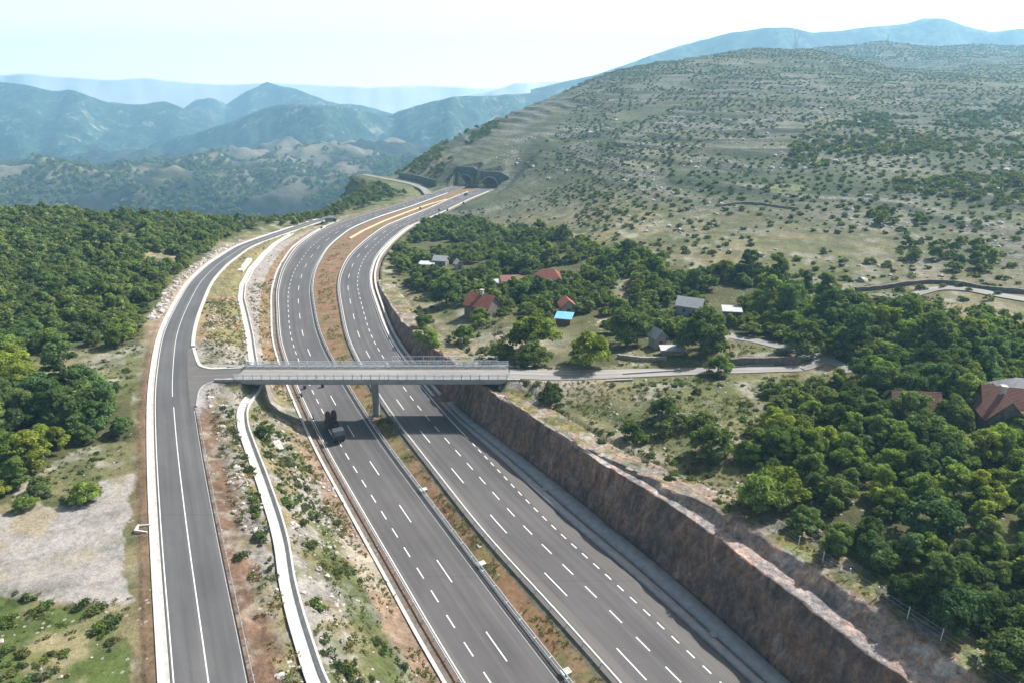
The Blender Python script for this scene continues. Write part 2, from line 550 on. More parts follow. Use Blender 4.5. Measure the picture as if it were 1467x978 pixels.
def m_terrain(name):
    """ground cover colour broken up by noise of several sizes; the strata of the limestone show where the alpha of the cover says so"""
    m, nt, b = mat_new(name, 0.95, 0.1)
    vc = N(nt, 'ShaderNodeVertexColor', layer_name='cover')
    col, hil = vc.outputs['Color'], vc.outputs['Alpha']
    p = pos(nt)
    n0 = noise(nt, p, 0.03, 7, 0.72)
    n1 = noise(nt, p, 0.22, 6, 0.72)
    n2 = noise(nt, p, 1.5, 5, 0.75)
    st = noise(nt, scaled(nt, p, (0.014, 0.014, 0.9)), 1.0, 5, 0.7, 0.6)
    c = mix(nt, col, ramp(nt, n0, [(0.30, (0.66, 0.70, 0.64)), (0.5, (1, 1, 1)), (0.72, (1.26, 1.2, 1.1))]), 1.0, 'MULTIPLY')
    c = mix(nt, c, ramp(nt, n1, [(0.32, (0.55, 0.60, 0.52)), (0.5, (1, 1, 1)), (0.70, (1.38, 1.33, 1.24))]), 0.9, 'MULTIPLY')
    c = mix(nt, c, ramp(nt, n2, [(0.30, (0.58, 0.58, 0.54)), (0.5, (1, 1, 1)), (0.72, (1.4, 1.38, 1.32))]), 0.8, 'MULTIPLY')
    stc = mix(nt, (1.0, 1.0, 1.0), ramp(nt, st, [(0.36, (0.62, 0.64, 0.66)), (0.5, (1, 1, 1)), (0.64, (1.32, 1.28, 1.26))]), hil)
    c = mix(nt, c, stc, 1.0, 'MULTIPLY')
    nd = noise(nt, p, 0.55, 3, 0.6)
    c = mix(nt, c, (0.035, 0.05, 0.026), math_(nt, 'MULTIPLY', math_(nt, 'MULTIPLY', hil, 0.75), math_(nt, 'GREATER_THAN', nd, 0.56)))
    v = N(nt, 'ShaderNodeTexVoronoi'); v.inputs['Scale'].default_value = 0.9
    nt.links.new(p, v.inputs['Vector'])
    st2 = math_(nt, 'MULTIPLY', math_(nt, 'LESS_THAN', v.outputs['Distance'], 0.2), math_(nt, 'GREATER_THAN', noise(nt, p, 0.10, 4), 0.55))
    c = mix(nt, c, (0.30, 0.285, 0.265), math_(nt, 'MULTIPLY', st2, 0.7))
    nt.links.new(c, b.inputs['Base Color'])
    bump(nt, b, mix(nt, n1, n2, 0.5), 0.8, 0.5)
    return m


def m_rock(name):
    m, nt, b = mat_new(name, 0.95, 0.15)
    p = pos(nt)
    vert = noise(nt, scaled(nt, p, (0.9, 0.9, 0.12)), 1.0, 6, 0.7, 0.4)
    big = noise(nt, p, 0.16, 5, 0.65)
    fine = noise(nt, p, 1.3, 6, 0.75)
    c = ramp(nt, big, [(0.32, (0.115, 0.094, 0.084)), (0.46, (0.21, 0.158, 0.133)), (0.56, (0.28, 0.168, 0.118)), (0.66, (0.30, 0.255, 0.225))])
    c = mix(nt, c, ramp(nt, vert, [(0.32, (0.45, 0.45, 0.47)), (0.52, (1, 1, 1)), (0.70, (1.7, 1.62, 1.55))]), 0.95, 'MULTIPLY')
    c = mix(nt, c, ramp(nt, fine, [(0.3, (0.6, 0.6, 0.6)), (0.5, (1, 1, 1)), (0.7, (1.4, 1.4, 1.4))]), 0.8, 'MULTIPLY')
    col = N(nt, 'ShaderNodeVertexColor', layer_name='cover').outputs['Color']
    c = mix(nt, c, col, 1.0, 'MULTIPLY')
    nt.links.new(c, b.inputs['Base Color'])
    vr = N(nt, 'ShaderNodeTexVoronoi', feature='DISTANCE_TO_EDGE'); vr.inputs['Scale'].default_value = 0.8; vr.inputs['Randomness'].default_value = 1.0
    wp = N(nt, 'ShaderNodeVectorMath', operation='ADD'); nz = N(nt, 'ShaderNodeTexNoise'); nz.inputs['Scale'].default_value = 0.5; nz.inputs['Detail'].default_value = 4
    nt.links.new(p, nz.inputs['Vector']); nt.links.new(p, wp.inputs[0]); sc2 = N(nt, 'ShaderNodeVectorMath', operation='SCALE'); sc2.inputs['Scale'].default_value = 3.0
    nt.links.new(nz.outputs['Color'], sc2.inputs[0]); nt.links.new(sc2.outputs[0], wp.inputs[1])
    nt.links.new(scaled(nt, wp.outputs[0], (1, 1, 0.8)), vr.inputs['Vector'])
    crack = ramp(nt, vr.outputs['Distance'], [(0.0, (0.35, 0.35, 0.35)), (0.09, (1, 1, 1))])
    c = mix(nt, c, crack, math_(nt, 'MULTIPLY', noise(nt, p, 0.4, 3), 0.5), 'MULTIPLY')
    nt.links.new(c, b.inputs['Base Color'])
    bump(nt, b, mix(nt, fine, vert, 0.5), 1.0, 0.7)
    return m


def m_leaf(name, a, bcol):
    m = bpy.data.materials.new(name); m.use_nodes = True
    nt = m.node_tree; nt.nodes.clear()
    out = N(nt, 'ShaderNodeOutputMaterial')
    oi = N(nt, 'ShaderNodeObjectInfo')
    tone = N(nt, 'ShaderNodeVertexColor', layer_name='cover').outputs['Color']
    c = mix(nt, a, bcol, oi.outputs['Random'])
    c = mix(nt, c, tone, 1.0, 'MULTIPLY')
    c = mix(nt, c, oi.outputs['Color'], 1.0, 'MULTIPLY')
    d = N(nt, 'ShaderNodeBsdfDiffuse'); t = N(nt, 'ShaderNodeBsdfTranslucent')
    nt.links.new(c, d.inputs['Color'])
    nt.links.new(mix(nt, c, (1.25, 1.35, 0.55), 1.0, 'MULTIPLY'), t.inputs['Color'])
    s = N(nt, 'ShaderNodeMixShader'); s.inputs[0].default_value = 0.46
    nt.links.new(d.outputs[0], s.inputs[1]); nt.links.new(t.outputs[0], s.inputs[2])
    nt.links.new(s.outputs[0], out.inputs['Surface'])
    return m


def m_mountain(name, dark, pale, sc_=0.004):
    m, nt, b = mat_new(name, 0.95, 0.1)
    p = pos(nt)
    n1 = noise(nt, p, sc_, 9, 0.72); n2 = noise(nt, p, sc_ * 7, 6, 0.75); n3 = noise(nt, p, sc_ * 1.7, 6, 0.65)
    c = ramp(nt, n1, [(0.44, dark), (0.56, tuple(x * 2.2 for x in dark)), (0.66, pale)])
    c = mix(nt, c, ramp(nt, n2, [(0.42, (0.25, 0.25, 0.25)), (0.58, (1.5, 1.5, 1.45))]), 1.0, 'MULTIPLY')
    c = mix(nt, c, pale, math_(nt, 'MULTIPLY', math_(nt, 'GREATER_THAN', n3, 0.60), math_(nt, 'GREATER_THAN', n2, 0.52)))
    nt.links.new(c, b.inputs['Base Color'])
    return m


def m_tiles(name, c1, c2):
    m, nt, b = mat_new(name, 0.9, 0.2)
    tc = N(nt, 'ShaderNodeTexCoord').outputs['Object']
    w = N(nt, 'ShaderNodeTexWave', wave_type='BANDS', bands_direction='X'); w.inputs['Scale'].default_value = 1.6
    nt.links.new(tc, w.inputs['Vector'])
    n1 = noise(nt, tc, 1.2, 5, 0.7)
    c = ramp(nt, n1, [(0.3, c2), (0.7, c1)])
    c = mix(nt, c, ramp(nt, w.outputs['Fac'], [(0.0, (0.7,) * 3), (0.6, (1.1,) * 3)]), 0.7, 'MULTIPLY')
    nt.links.new(c, b.inputs['Base Color'])
    bump(nt, b, w.outputs['Fac'], 0.6, 0.06)
    return m


M = {}
M['asphalt'] = m_asphalt('asphalt', 0.084, (1.03, 0.985, 1.0))
M['asphalt_side'] = m_asphalt('asphalt_side_road', 0.090, (1.0, 1.0, 1.02))
M['asphalt_old'] = m_asphalt('asphalt_worn', 0.23, (1.05, 1.0, 0.94))
M['paint'] = simple('road_paint', (0.56, 0.56, 0.545), 0.7, 0.2, 3)
M['concrete'] = simple('concrete_pale', (0.45, 0.44, 0.415), 0.9, 0.22, 0.9)
M['concrete2'] = simple('concrete_grey', (0.30, 0.30, 0.305), 0.9, 0.22, 0.8)
M['deck'] = simple('bridge_concrete', (0.27, 0.275, 0.28), 0.9, 0.18, 0.5)
M['steel'] = simple('galvanised_steel', (0.56, 0.60, 0.63), 0.5, 0.12, 2, metal=0.35)
M['steel_dark'] = simple('weathered_steel', (0.22, 0.23, 0.24), 0.6, 0.2, 2, metal=0.3)
M['ground'] = m_terrain('ground_cover')
M['strip'] = m_ground('bank_cover', 1.2)
M['rock'] = m_rock('cut_rock')
M['soil'] = m_ground('median_soil', 1.0, 0.5)
M['shotcrete'] = simple('shotcrete', (0.10, 0.108, 0.105), 0.95, 0.3, 0.25)
M['dark_void'] = simple('tunnel_lining', (0.06, 0.06, 0.065), 0.95, 0.2, 0.3)
M['stone'] = simple('field_stone', (0.25, 0.23, 0.20), 0.95, 0.45, 1.8)
M['stone_dark'] = simple('weathered_stone', (0.16, 0.14, 0.125), 0.95, 0.45, 1.4)
M['plaster'] = simple('plaster', (0.42, 0.39, 0.34), 0.9, 0.2, 0.8)
M['roof_red'] = m_tiles('roof_red_tiles', (0.27, 0.095, 0.07), (0.15, 0.06, 0.045))
M['roof_brown'] = m_tiles('roof_brown_tiles', (0.22, 0.105, 0.085), (0.13, 0.07, 0.06))
M['roof_grey'] = m_tiles('roof_grey_sheet', (0.40, 0.41, 0.43), (0.27, 0.28, 0.30))
M['roof_white'] = m_tiles('roof_white_sheet', (0.48, 0.48, 0.48), (0.36, 0.37, 0.38))
M['tarp'] = simple('blue_tarpaulin', (0.13, 0.36, 0.66), 0.6, 0.25, 1.2)
M['glass'] = simple('window_glass', (0.04, 0.05, 0.06), 0.15, 0.1, 1, spec=0.6)
M['wood'] = simple('old_wood', (0.15, 0.10, 0.07), 0.9, 0.35, 2)
M['leaf'] = m_leaf('leaves_broad', (0.100, 0.144, 0.052), (0.182, 0.226, 0.074))
M['leaf_bush'] = m_leaf('leaves_scrub', (0.075, 0.105, 0.040), (0.105, 0.135, 0.052))
M['bark'] = simple('bark', (0.12, 0.10, 0.085), 0.95, 0.35, 3)
M['machine'] = simple('dark_red_paint', (0.065, 0.030, 0.030), 0.6, 0.35, 3)
M['dark_paint'] = simple('dark_bluish_paint', (0.05, 0.06, 0.075), 0.5, 0.3, 2)
M['tyre'] = simple('rubber', (0.025, 0.025, 0.027), 0.9, 0.2, 3)
M['white_paint'] = simple('white_body_paint', (0.74, 0.74, 0.74), 0.4, 0.08, 1)
M['limestone'] = simple('limestone', (0.36, 0.34, 0.315), 0.95, 0.35, 1.3)
M['gravel'] = m_asphalt('gravel_track', 0.20, (1.03, 1.0, 0.95))
M['mountain_near'] = m_mountain('mountain_scrub', (0.014, 0.028, 0.020), (0.20, 0.19, 0.145), 0.007)
M['mountain_pale'] = simple('mountain_hazed', (0.50, 0.50, 0.47), 0.95, 0.12, 0.003)  # haze put into the colour: pale so the farthest ranges fade
M['mountain_far'] = m_mountain('mountain_far', (0.03, 0.045, 0.036), (0.09, 0.09, 0.08), 0.0025)


# ------------------------------------------------------------------ what covers the ground, read off the photograph
def poly_mask(px, py, poly):
    c = np.zeros(px.shape, bool)
    n = len(poly); j = n - 1
    for i in range(n):
        xi, yi = poly[i]; xj, yj = poly[j]
        t = ((yi > py) != (yj > py)) & (px < (xj - xi) * (py - yi) / ((yj - yi) if yj != yi else 1e-9) + xi)
        c ^= t; j = i
    return c


WOOD_L = [(-900, 296), (0, 298), (200, 306), (390, 316), (392, 321), (320, 344), (255, 392), (222, 440), (196, 500), (195, 622), (100, 640), (55, 680), (0, 725), (-500, 740), (-1500, 700)]
CLEAR_L = [[(40, 502), (120, 498), (198, 494), (198, 548), (186, 566), (140, 572), (60, 562)], [(205, 362), (262, 366), (252, 386), (212, 378)], [(150, 336), (205, 332), (200, 346), (150, 350)]]
PAD = [(-400, 740), (0, 735), (60, 714), (130, 722), (150, 692), (192, 680), (192, 770), (196, 850), (150, 862), (100, 856), (20, 845), (-400, 838)]
LOW_L = [(-500, 845), (0, 842), (60, 858), (150, 868), (178, 905), (182, 1000), (150, 1300), (-600, 1300)]
WOOD_R1 = [(560, 348), (600, 316), (665, 316), (760, 332), (880, 352), (945, 382), (1060, 392), (1150, 418), (1235, 428), (1330, 442), (1480, 470), (2400, 560), (2400, 1500), (1500, 1500), (1467, 985),
           (1395, 955), (1330, 930), (1262, 872), (1180, 795), (1135, 742), (1075, 700), (1050, 655), (1100, 610), (1105, 560), (1190, 545), (1180, 500), (1120, 490), (1060, 480), (1035, 460), (1010, 455), (985, 452), (900, 447), (870, 455), (840, 470),
           (800, 474), (770, 462), (720, 470), (722, 445), (650, 440), (640, 425), (590, 415), (570, 400)]
WOOD_R2 = [(720, 470), (800, 474), (870, 462), (950, 452), (1000, 470), (1040, 485), (1040, 516), (955, 512), (940, 494), (900, 492), (895, 522), (840, 528), (770, 524), (730, 500)]
SPARSE = [(770, 570), (830, 560), (930, 560), (1040, 545), (1110, 550), (1110, 620), (1060, 660), (980, 640), (905, 632), (830, 600)]
CLEAR_R = [[(876, 398), (912, 398), (905, 440), (880, 440)], [(715, 366), (770, 366), (775, 378), (715, 378)], [(650, 458), (720, 462), (728, 500), (640, 505), (600, 480)], [(1035, 478), (1080, 485), (1140, 510), (1140, 530), (1040, 528)],
           [(1385, 628), (1420, 628), (1430, 650), (1390, 655)], [(1120, 500), (1200, 505), (1195, 535), (1120, 530)]]


def in_wood(px, py):
    w = poly_mask(px, py, WOOD_L) | poly_mask(px, py, WOOD_R1) | poly_mask(px, py, WOOD_R2)
    for q in CLEAR_L + CLEAR_R: w &= ~poly_mask(px, py, q)
    return w


def lerp3(a, b, t):
    a = np.asarray(a, float); b = np.asarray(b, float)
    return a + (b - a) * np.asarray(t)[..., None]


def cover(X, Y, Z):
    px, py, zc = proj(X, Y, Z)
    wob = (fbm(X, Y, 9, 3, 41) - 0.5) * 6.0          # metres of wobble on every border
    s = F / np.maximum(zc, 20)
    px = px + wob * s; py = py + (fbm(X, Y, 9, 3, 43) - 0.5) * 3.0 * s
    n1, n2, n3 = fbm(X, Y, 45, 4, 51), fbm(X, Y, 12, 4, 52), fbm(X, Y, 5, 3, 53)
    dry, olive, green, grey, sand, dirt = (0.175, 0.150, 0.088), (0.100, 0.108, 0.050), (0.085, 0.125, 0.035), (0.27, 0.255, 0.235), (0.30, 0.25, 0.18), (0.130, 0.092, 0.060)
    c = lerp3(olive, dry, sstep(0.36, 0.62, n1 * 0.5 + n2 * 0.5))
    c = c + (np.array(grey) - c) * (0.6 * sstep(0.50, 0.70, n3))[..., None]
    c = c + (np.array((0.07, 0.085, 0.035)) - c) * (0.6 * sstep(0.52, 0.64, fbm(X, Y, 3.2, 4, 56)))[..., None]
    r = np.hypot(X, Y)
    # open hillside: thin dry grass between limestone
    h = sstep(14, 26, Z) * sstep(150, 240, r)
    right = (X > -80) | (Y > 430)
    hc = lerp3((0.046, 0.064, 0.036), (0.088, 0.096, 0.062), sstep(0.34, 0.64, fbm(X, Y, 70, 4, 61)))
    hc = hc + (np.array((0.165, 0.162, 0.155)) - hc) * (0.6 * sstep(0.50, 0.72, fbm(X, Y, 24, 4, 62)))[..., None]
    hc = hc + (np.array((0.034, 0.050, 0.026)) - hc) * (0.8 * sstep(0.50, 0.66, fbm(X, Y, 55, 4, 63)) * (0.35 + 0.65 * sstep(200, 700, X + 0.25 * Y)))[..., None]
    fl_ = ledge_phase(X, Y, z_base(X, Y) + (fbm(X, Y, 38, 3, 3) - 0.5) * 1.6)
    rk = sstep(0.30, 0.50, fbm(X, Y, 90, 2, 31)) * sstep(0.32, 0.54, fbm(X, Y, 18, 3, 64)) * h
    hc = hc + (np.array((0.040, 0.046, 0.044)) - hc) * (0.95 * rk * (1 - sstep(0.12, 0.26, fl_)))[..., None]  # ledge risers painted shadow grey, their shade put into the colour
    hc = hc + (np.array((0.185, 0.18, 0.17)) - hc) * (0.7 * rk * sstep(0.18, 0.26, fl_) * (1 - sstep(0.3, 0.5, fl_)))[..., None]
    fld = poly_mask(px, py, [(1100, 270), (1106, 265.5), (1130, 264.5), (1155, 266), (1162, 270), (1150, 275), (1120, 275.5)])
    hm = np.where(right & (r < 2600), np.maximum(h, sstep(300, 420, r) * (X > -60)), 0)
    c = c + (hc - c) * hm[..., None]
    c = np.where(fld[..., None], np.array((0.155, 0.175, 0.085)), c)
    # woodland floor
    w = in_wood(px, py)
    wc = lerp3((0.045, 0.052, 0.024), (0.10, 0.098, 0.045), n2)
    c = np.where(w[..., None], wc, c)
    # gravel pad, bank of the side road
    pad = poly_mask(px, py, PAD)
    pc = lerp3((0.285, 0.270, 0.265), (0.225, 0.21, 0.20), n2) * (0.9 + 0.2 * n3)[..., None]
    pc = pc + (np.array((0.24, 0.195, 0.11)) - pc) * (sstep(0.58, 0.7, fbm(X, Y, 8, 3, 71)) * 0.6)[..., None]
    c = np.where(pad[..., None], pc, c)
    low = poly_mask(px, py, LOW_L)
    lc = lerp3((0.072, 0.098, 0.03), (0.19, 0.17, 0.10), sstep(0.42, 0.66, fbm(X, Y, 4, 4, 72)))
    c = np.where(low[..., None], lc, c)
    Yq = np.clip(Y, -110, 740)
    d = (cx('gut', Yq) - X) / cx('ks', Yq)
    ed = (1 - sstep(0.8, 2.6, d + (n3 - 0.5) * 1.6)) * (d > -3) * (Y < 200)
    c = c + (np.array(dirt) - c) * ed[..., None]
    ed2 = (1 - sstep(0.5, 5.5, d + (n3 - 0.5) * 3)) * (d > -3) * sstep(150, 190, Y) * (Y < 340)
    c = c + (np.array((0.27, 0.20, 0.15)) - c) * ed2[..., None]
    # top of the cutting: stony, and the bare ground round the bridge head
    ft = face_top_x(Yq); kr = cx('kr', Yq)
    dr = (X - ft) / kr
    et = (1 - sstep(3, 13, dr + (n2 - 0.5) * 9)) * (dr > -2) * (Y < 260)
    c = c + (lerp3((0.24, 0.20, 0.14), (0.165, 0.15, 0.08), n3) - c) * (0.85 * et)[..., None]
    br = np.exp(-(((X - 6) / 13) ** 2 + ((Y - 140) / 7) ** 2)) + 0.8 * np.exp(-(((X - 2) / 11) ** 2 + ((Y - 166) / 9) ** 2))
    c = c + (np.array((0.28, 0.25, 0.21)) - c) * np.clip(br * 1.3, 0, 0.95)[..., None]
    # gorge and the plateau beyond it: dark forest, its shade put into the colour
    f = sstep(520, 900, r) * ((X < -60 - 0.0 * Y) & (Y > 380)) + ((Y > 900) & (X < 0.1 * Y - 60))
    f = np.clip(f, 0, 1)
    fc = lerp3((0.004, 0.008, 0.006), (0.030, 0.034, 0.024), sstep(0.40, 0.66, fbm(X, Y, 110, 5, 81)))
    fc = fc + (np.array((0.15, 0.13, 0.10)) - fc) * (sstep(0.47, 0.62, fbm(X, Y, 150, 5, 82)) * sstep(-165, -95, Z))[..., None]
    c = c + (fc - c) * f[..., None]
    rim = np.exp(-((Z + 97) / 9.0) ** 2) * (Y > 1300) * (X < -600)
    c = c + (np.array((0.17, 0.145, 0.10)) - c) * np.clip(rim, 0, 0.9)[..., None]
    # flank below the motorway, far left of the portals: trees on dark soil
    fl = ((X < cx('L1', Yq) - 10) & (Y > 395) & (Y < 700) & (Z < 3))
    c = np.where(fl[..., None], lerp3((0.06, 0.075, 0.035), (0.14, 0.14, 0.07), n2), c)
    a = np.clip(hm, 0, 1)
    return np.concatenate([np.clip(c, 0.01, 1), a[..., None]], -1)


# ------------------------------------------------------------------ the ground: one sheet, finer near the camera
NR, NA = 760, 760
rr = np.exp(np.linspace(math.log(22), math.log(4200), NR))
aa = np.radians(np.linspace(-62, 62, NA))
CY0 = -12.0
Rg, Ag = np.meshgrid(rr, aa, indexing='ij')
GX, GY = Rg * np.sin(Ag), CY0 + Rg * np.cos(Ag)
GZ = ground_sheet_z(GX, GY)
GZt = terrain(GX, GY)
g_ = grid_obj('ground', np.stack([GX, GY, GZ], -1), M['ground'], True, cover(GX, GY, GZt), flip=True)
tag(g_, 'dry grass, scrub soil and limestone slopes around the motorway', None, None, 'structure')


# ------------------------------------------------------------------ roads
def lane_ribbon(name, xl, xr, zl, zr, ys, mat, n=2, parent=None, dz=0.0):
    """sheet between two plan curves; uv = (metres along, metres across)"""
    a, b = xl(ys), xr(ys)
    t = np.linspace(0, 1, n)[None, :]
    X = a[:, None] * (1 - t) + b[:, None] * t
    Yy = np.repeat(ys[:, None], n, 1)
    Zl = (zl(ys) if callable(zl) else np.full(len(ys), zl)); Zr = (zr(ys) if callable(zr) else np.full(len(ys), zr))
    Z = Zl[:, None] * (1 - t) + Zr[:, None] * t + dz
    m = 0.5 * (a + b)
    s = np.concatenate([[0], np.cumsum(np.hypot(np.diff(m), np.diff(ys)))])
    k = np.abs(b - a) / np.maximum(np.hypot(1, np.gradient(m, ys)), 1)
    U = np.repeat(s[:, None], n, 1); V = (t - 0.5) * k[:, None]
    return grid_obj(name, np.stack([X, Yy, Z], -1), mat, True, None, np.stack([U, V], -1), parent)


def off(name, d, k):
    return lambda y: cx(name, y) + d * cx(k, y)


def dashes(parent, base, d, k, z, s0, on, period, w, y0, y1, name='lane_marking'):
    """painted dashes along a plan curve, metres along it"""
    ys = np.arange(y0, y1, 0.25)
    x = cx(base, ys) + d * cx(k, ys)
    s = np.concatenate([[0], np.cumsum(np.hypot(np.diff(x), np.diff(ys)))])
    V, Q = [], []
    a = s0
    while a + on < s[-1]:
        nseg = 3
        ss = np.linspace(a, a + on, nseg)
        X, Y_ = np.interp(ss, s, x), np.interp(ss, s, ys)
        tx, ty = np.gradient(X), np.gradient(Y_)
        l = np.hypot(tx, ty); nx, ny = ty / l, -tx / l
        b = len(V)
        for i in range(nseg):
            V += [(X[i] - nx[i] * w / 2, Y_[i] - ny[i] * w / 2, z), (X[i] + nx[i] * w / 2, Y_[i] + ny[i] * w / 2, z)]
        Q += [(b + 2 * i, b + 2 * i + 1, b + 2 * i + 3, b + 2 * i + 2) for i in range(nseg - 1)]
        a += period
    return link(bpy.data.objects.new(name, np_mesh(name, V, Q, M['paint'])), parent)


def line(parent, base, d, k, z, w, y0, y1, mat=None, name='edge_line'):
    ys = np.arange(y0, y1, 1.0)
    return lane_ribbon(name, off(base, d - w / 2, k), off(base, d + w / 2, k), z, z, ys, mat or M['paint'], 2, parent)


YA = np.arange(-40.0, 549.5, 1.0)
YB = np.arange(-40.0, 527.0, 1.0)
rdL = lane_ribbon('road', off('L1', -0.2, 'kl'), off('L2', 1.25, 'kl'), 0, 0, YA, M['asphalt'], 9)
tag(rdL, 'grey two-lane motorway carriageway nearer the side road, with truck in bridge shade', None, None, 'structure')
rdR = lane_ribbon('road', off('R1', -0.9, 'kr'), lambda y: np.maximum(cx('sh', y), cx('R2', y) + 0.6), ZR, ZR, YB, M['asphalt'], 9)
tag(rdR, 'grey two-lane motorway carriageway under the rock cutting', None, None, 'structure')
line(rdL, 'L1', 0.55, 'kl', 0.004, 0.17, -40, 540)
line(rdL, 'L2', -0.15, 'kl', 0.004, 0.19, -40, 540)
line(rdR, 'R1', 0.15, 'kr', ZR + 0.004, 0.15, -40, 520)
line(rdR, 'R2', 0.0, 'kr', ZR + 0.004, 0.22, 131, 515)
# the phase of the dashes is read from the photograph
pL = at(696, 902); pl2 = at(585, 801)
dashes(rdL, 'L2', -4.15, 'kl', 0.004, 0, 0, 1, .1, 0, 1) if False else None


def phase(base, d, k, P0, y0, period):
    ys = np.arange(y0, P0[1], 0.25)
    x = cx(base, ys) + d * cx(k, ys)
    return float(np.sum(np.hypot(np.diff(x), np.diff(ys)))) % period


def lat(base, k, P0):
    return (P0[0] - float(cx(base, P0[1]))) / float(cx(k, P0[1]))


PER = 17.85
dl = lat('L2', 'kl', at(625, 800)); e = at(726, 946)
dashes(rdL, 'L2', dl, 'kl', 0.004, phase('L2', dl, 'kl', e, -40, PER), 6.1, PER, 0.2, -40, 535)
ds = lat('L2', 'kl', at(585, 793)); e = at(606, 827)
dashes(rdL, 'L2', ds, 'kl', 0.004, phase('L2', ds, 'kl', e, -40, PER / 3), 2.9, PER / 3, 0.2, -40, 535)
dr_ = lat('R1', 'kr', at(740, 778, ZR)); e = at(728, 762, ZR)
dashes(rdR, 'R1', dr_, 'kr', ZR + 0.004, phase('R1', dr_, 'kr', e, -40, PER), 6.1, PER, 0.2, -40, 515)
ds2 = lat('R1', 'kr', at(744, 746, ZR)); e = at(738, 739, ZR)
dashes(rdR, 'R1', ds2, 'kr', ZR + 0.004, phase('R1', ds2, 'kr', e, -40, PER / 2), 2.9, PER / 2 * 0.667, 0.2, -40, 515)
dashes(rdR, 'R2', 0, 'kr', ZR + 0.004, 0.4, 1.5, 2.98, 0.22, -40, 131)

# verge strips of the motorway
def verge(name, xl, xr, zl, zr, ys, mat, cols, n=12, rough=0.05, label=None, kind='structure'):
    a, b = xl(ys), xr(ys)
    t = np.linspace(0, 1, n)[None, :]
    X = a[:, None] * (1 - t) + b[:, None] * t
    Yy = np.repeat(ys[:, None], n, 1)
    Z = (zl + (zr - zl) * t) + (fbm(X, Yy, 1.6, 3, 5) - 0.5) * rough
    o = grid_obj(name, np.stack([X, Yy, Z], -1), mat, True, cols(X, Yy, t + 0 * X))
    return tag(o, label, None, None, kind)


def median_cols(X, Y, t):
    n1, n2 = fbm(X, Y, 14, 4, 91), fbm(X, Y, 2.2, 4, 92)
    c = lerp3((0.185, 0.112, 0.064), (0.175, 0.125, 0.070), sstep(0.4, 0.6, n1))
    c = c + (np.array((0.11, 0.115, 0.045)) - c) * (0.7 * sstep(0.50, 0.66, n2))[..., None]
    c = c + (np.array((0.185, 0.110, 0.072)) - c) * (0.6 * sstep(170, 260, Y) * (1 - sstep(330, 400, Y)))[..., None]
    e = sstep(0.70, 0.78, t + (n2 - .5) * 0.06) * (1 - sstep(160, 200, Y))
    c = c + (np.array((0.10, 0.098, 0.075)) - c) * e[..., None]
    return c


YM = np.arange(-40.0, 527, 0.6)
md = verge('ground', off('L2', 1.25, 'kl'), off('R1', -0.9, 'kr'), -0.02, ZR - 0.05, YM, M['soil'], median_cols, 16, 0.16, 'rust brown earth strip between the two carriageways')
sh = verge('ground', off('wall', 0.2, 'kl'), off('L1', -0.2, 'kl'), 0.06, 0.0, np.arange(-40.0, 549, 0.6), M['soil'],
           lambda X, Y, t: lerp3((0.125, 0.112, 0.10), (0.15, 0.095, 0.065), sstep(0.5, 0.7, t + (fbm(X, Y, 2, 3, 3) - .5) * .4)), 8, 0.06, 'brown gravel verge between low white wall and guardrail')
s2 = verge('ground', lambda y: np.maximum(cx('sh', y), cx('R2', y) + 0.6), off('foot', 0.5, 'kr'), ZR - 0.03, ZR - 0.02, np.arange(-40.0, 527, 0.8), M['soil'],
           lambda X, Y, t: lerp3((0.13, 0.118, 0.105), (0.20, 0.145, 0.10), fbm(X, Y, 5, 3, 8)), 6, 0.04, 'narrow soil strip along the foot of the rock cutting')

# ------------------------------------------------------------------ concrete gutters and low walls (swept sections)
def sweep(name, base, k, prof, ys, mat, zf, parent=None, side=1, flip=False, cap=True):
    """prof: list of (offset, z) closed section, swept along the plan curve"""
    ys = np.asarray(ys); x = cx(base, ys); kk = cx(k, ys)
    z = zf(ys) if callable(zf) else np.full(len(ys), zf)
    pr = prof + [prof[0]]
    o = np.array([q[0] for q in pr]); h = np.array([q[1] for q in pr])
    X = x[:, None] + side * o[None, :] * kk[:, None]
    # offsets are measured square to the road
    Yy = np.repeat(ys[:, None], len(pr), 1)
    Z = z[:, None] + h[None, :]
    G = np.stack([X, Yy, Z], -1)
    n, m = G.shape[:2]
    V = G.reshape(-1, 3); Q = grid_quads(n, m)
    me = bpy.data.meshes.new(name)
    fs = [tuple(q) for q in Q]
    if cap:
        fs += [tuple(range(m - 1)), tuple((n - 1) * m + i for i in range(m - 2, -1, -1))]
    me.from_pydata([tuple(v) for v in V], [], fs)
    me.materials.append(mat)
    bm = bmesh.new(); bm.from_mesh(me)
    bmesh.ops.remove_doubles(bm, verts=bm.verts, dist=0.0005)
    bmesh.ops.recalc_face_normals(bm, faces=bm.faces); bm.to_mesh(me); bm.free()
    return link(bpy.data.objects.new(name, me), parent)


YW = np.arange(-40, 440, 1.5)
w1 = sweep('retaining_wall', 'wall', 'kl', [(-0.28, -0.8), (-0.28, 0.62), (0.22, 0.62), (0.22, -0.8)], np.arange(-40, 392, 1.5), M['concrete'], 0.0)
tag(w1, 'low pale concrete wall along the stony bank beside the guardrail', 'concrete wall')
w2 = sweep('retaining_wall', 'R2', 'kr', [(2.1, -0.4), (2.1, 0.55), (2.75, 0.55), (2.75, -0.4)], np.arange(153, 372, 1.5), M['concrete'], ZR)
tag(w2, 'pale concrete wall along the outer curve of the carriageway beyond the bridge', 'concrete wall')
w3 = sweep('roadside_gutter', 'R2', 'kr', [(0.55, -0.1), (0.55, 0.12), (1.25, 0.07), (1.25, -0.1)], np.arange(153, 505, 1.5), M['concrete'], ZR)
tag(w3, 'pale concrete gutter edging the outer curve of the far carriageway', 'gutter')

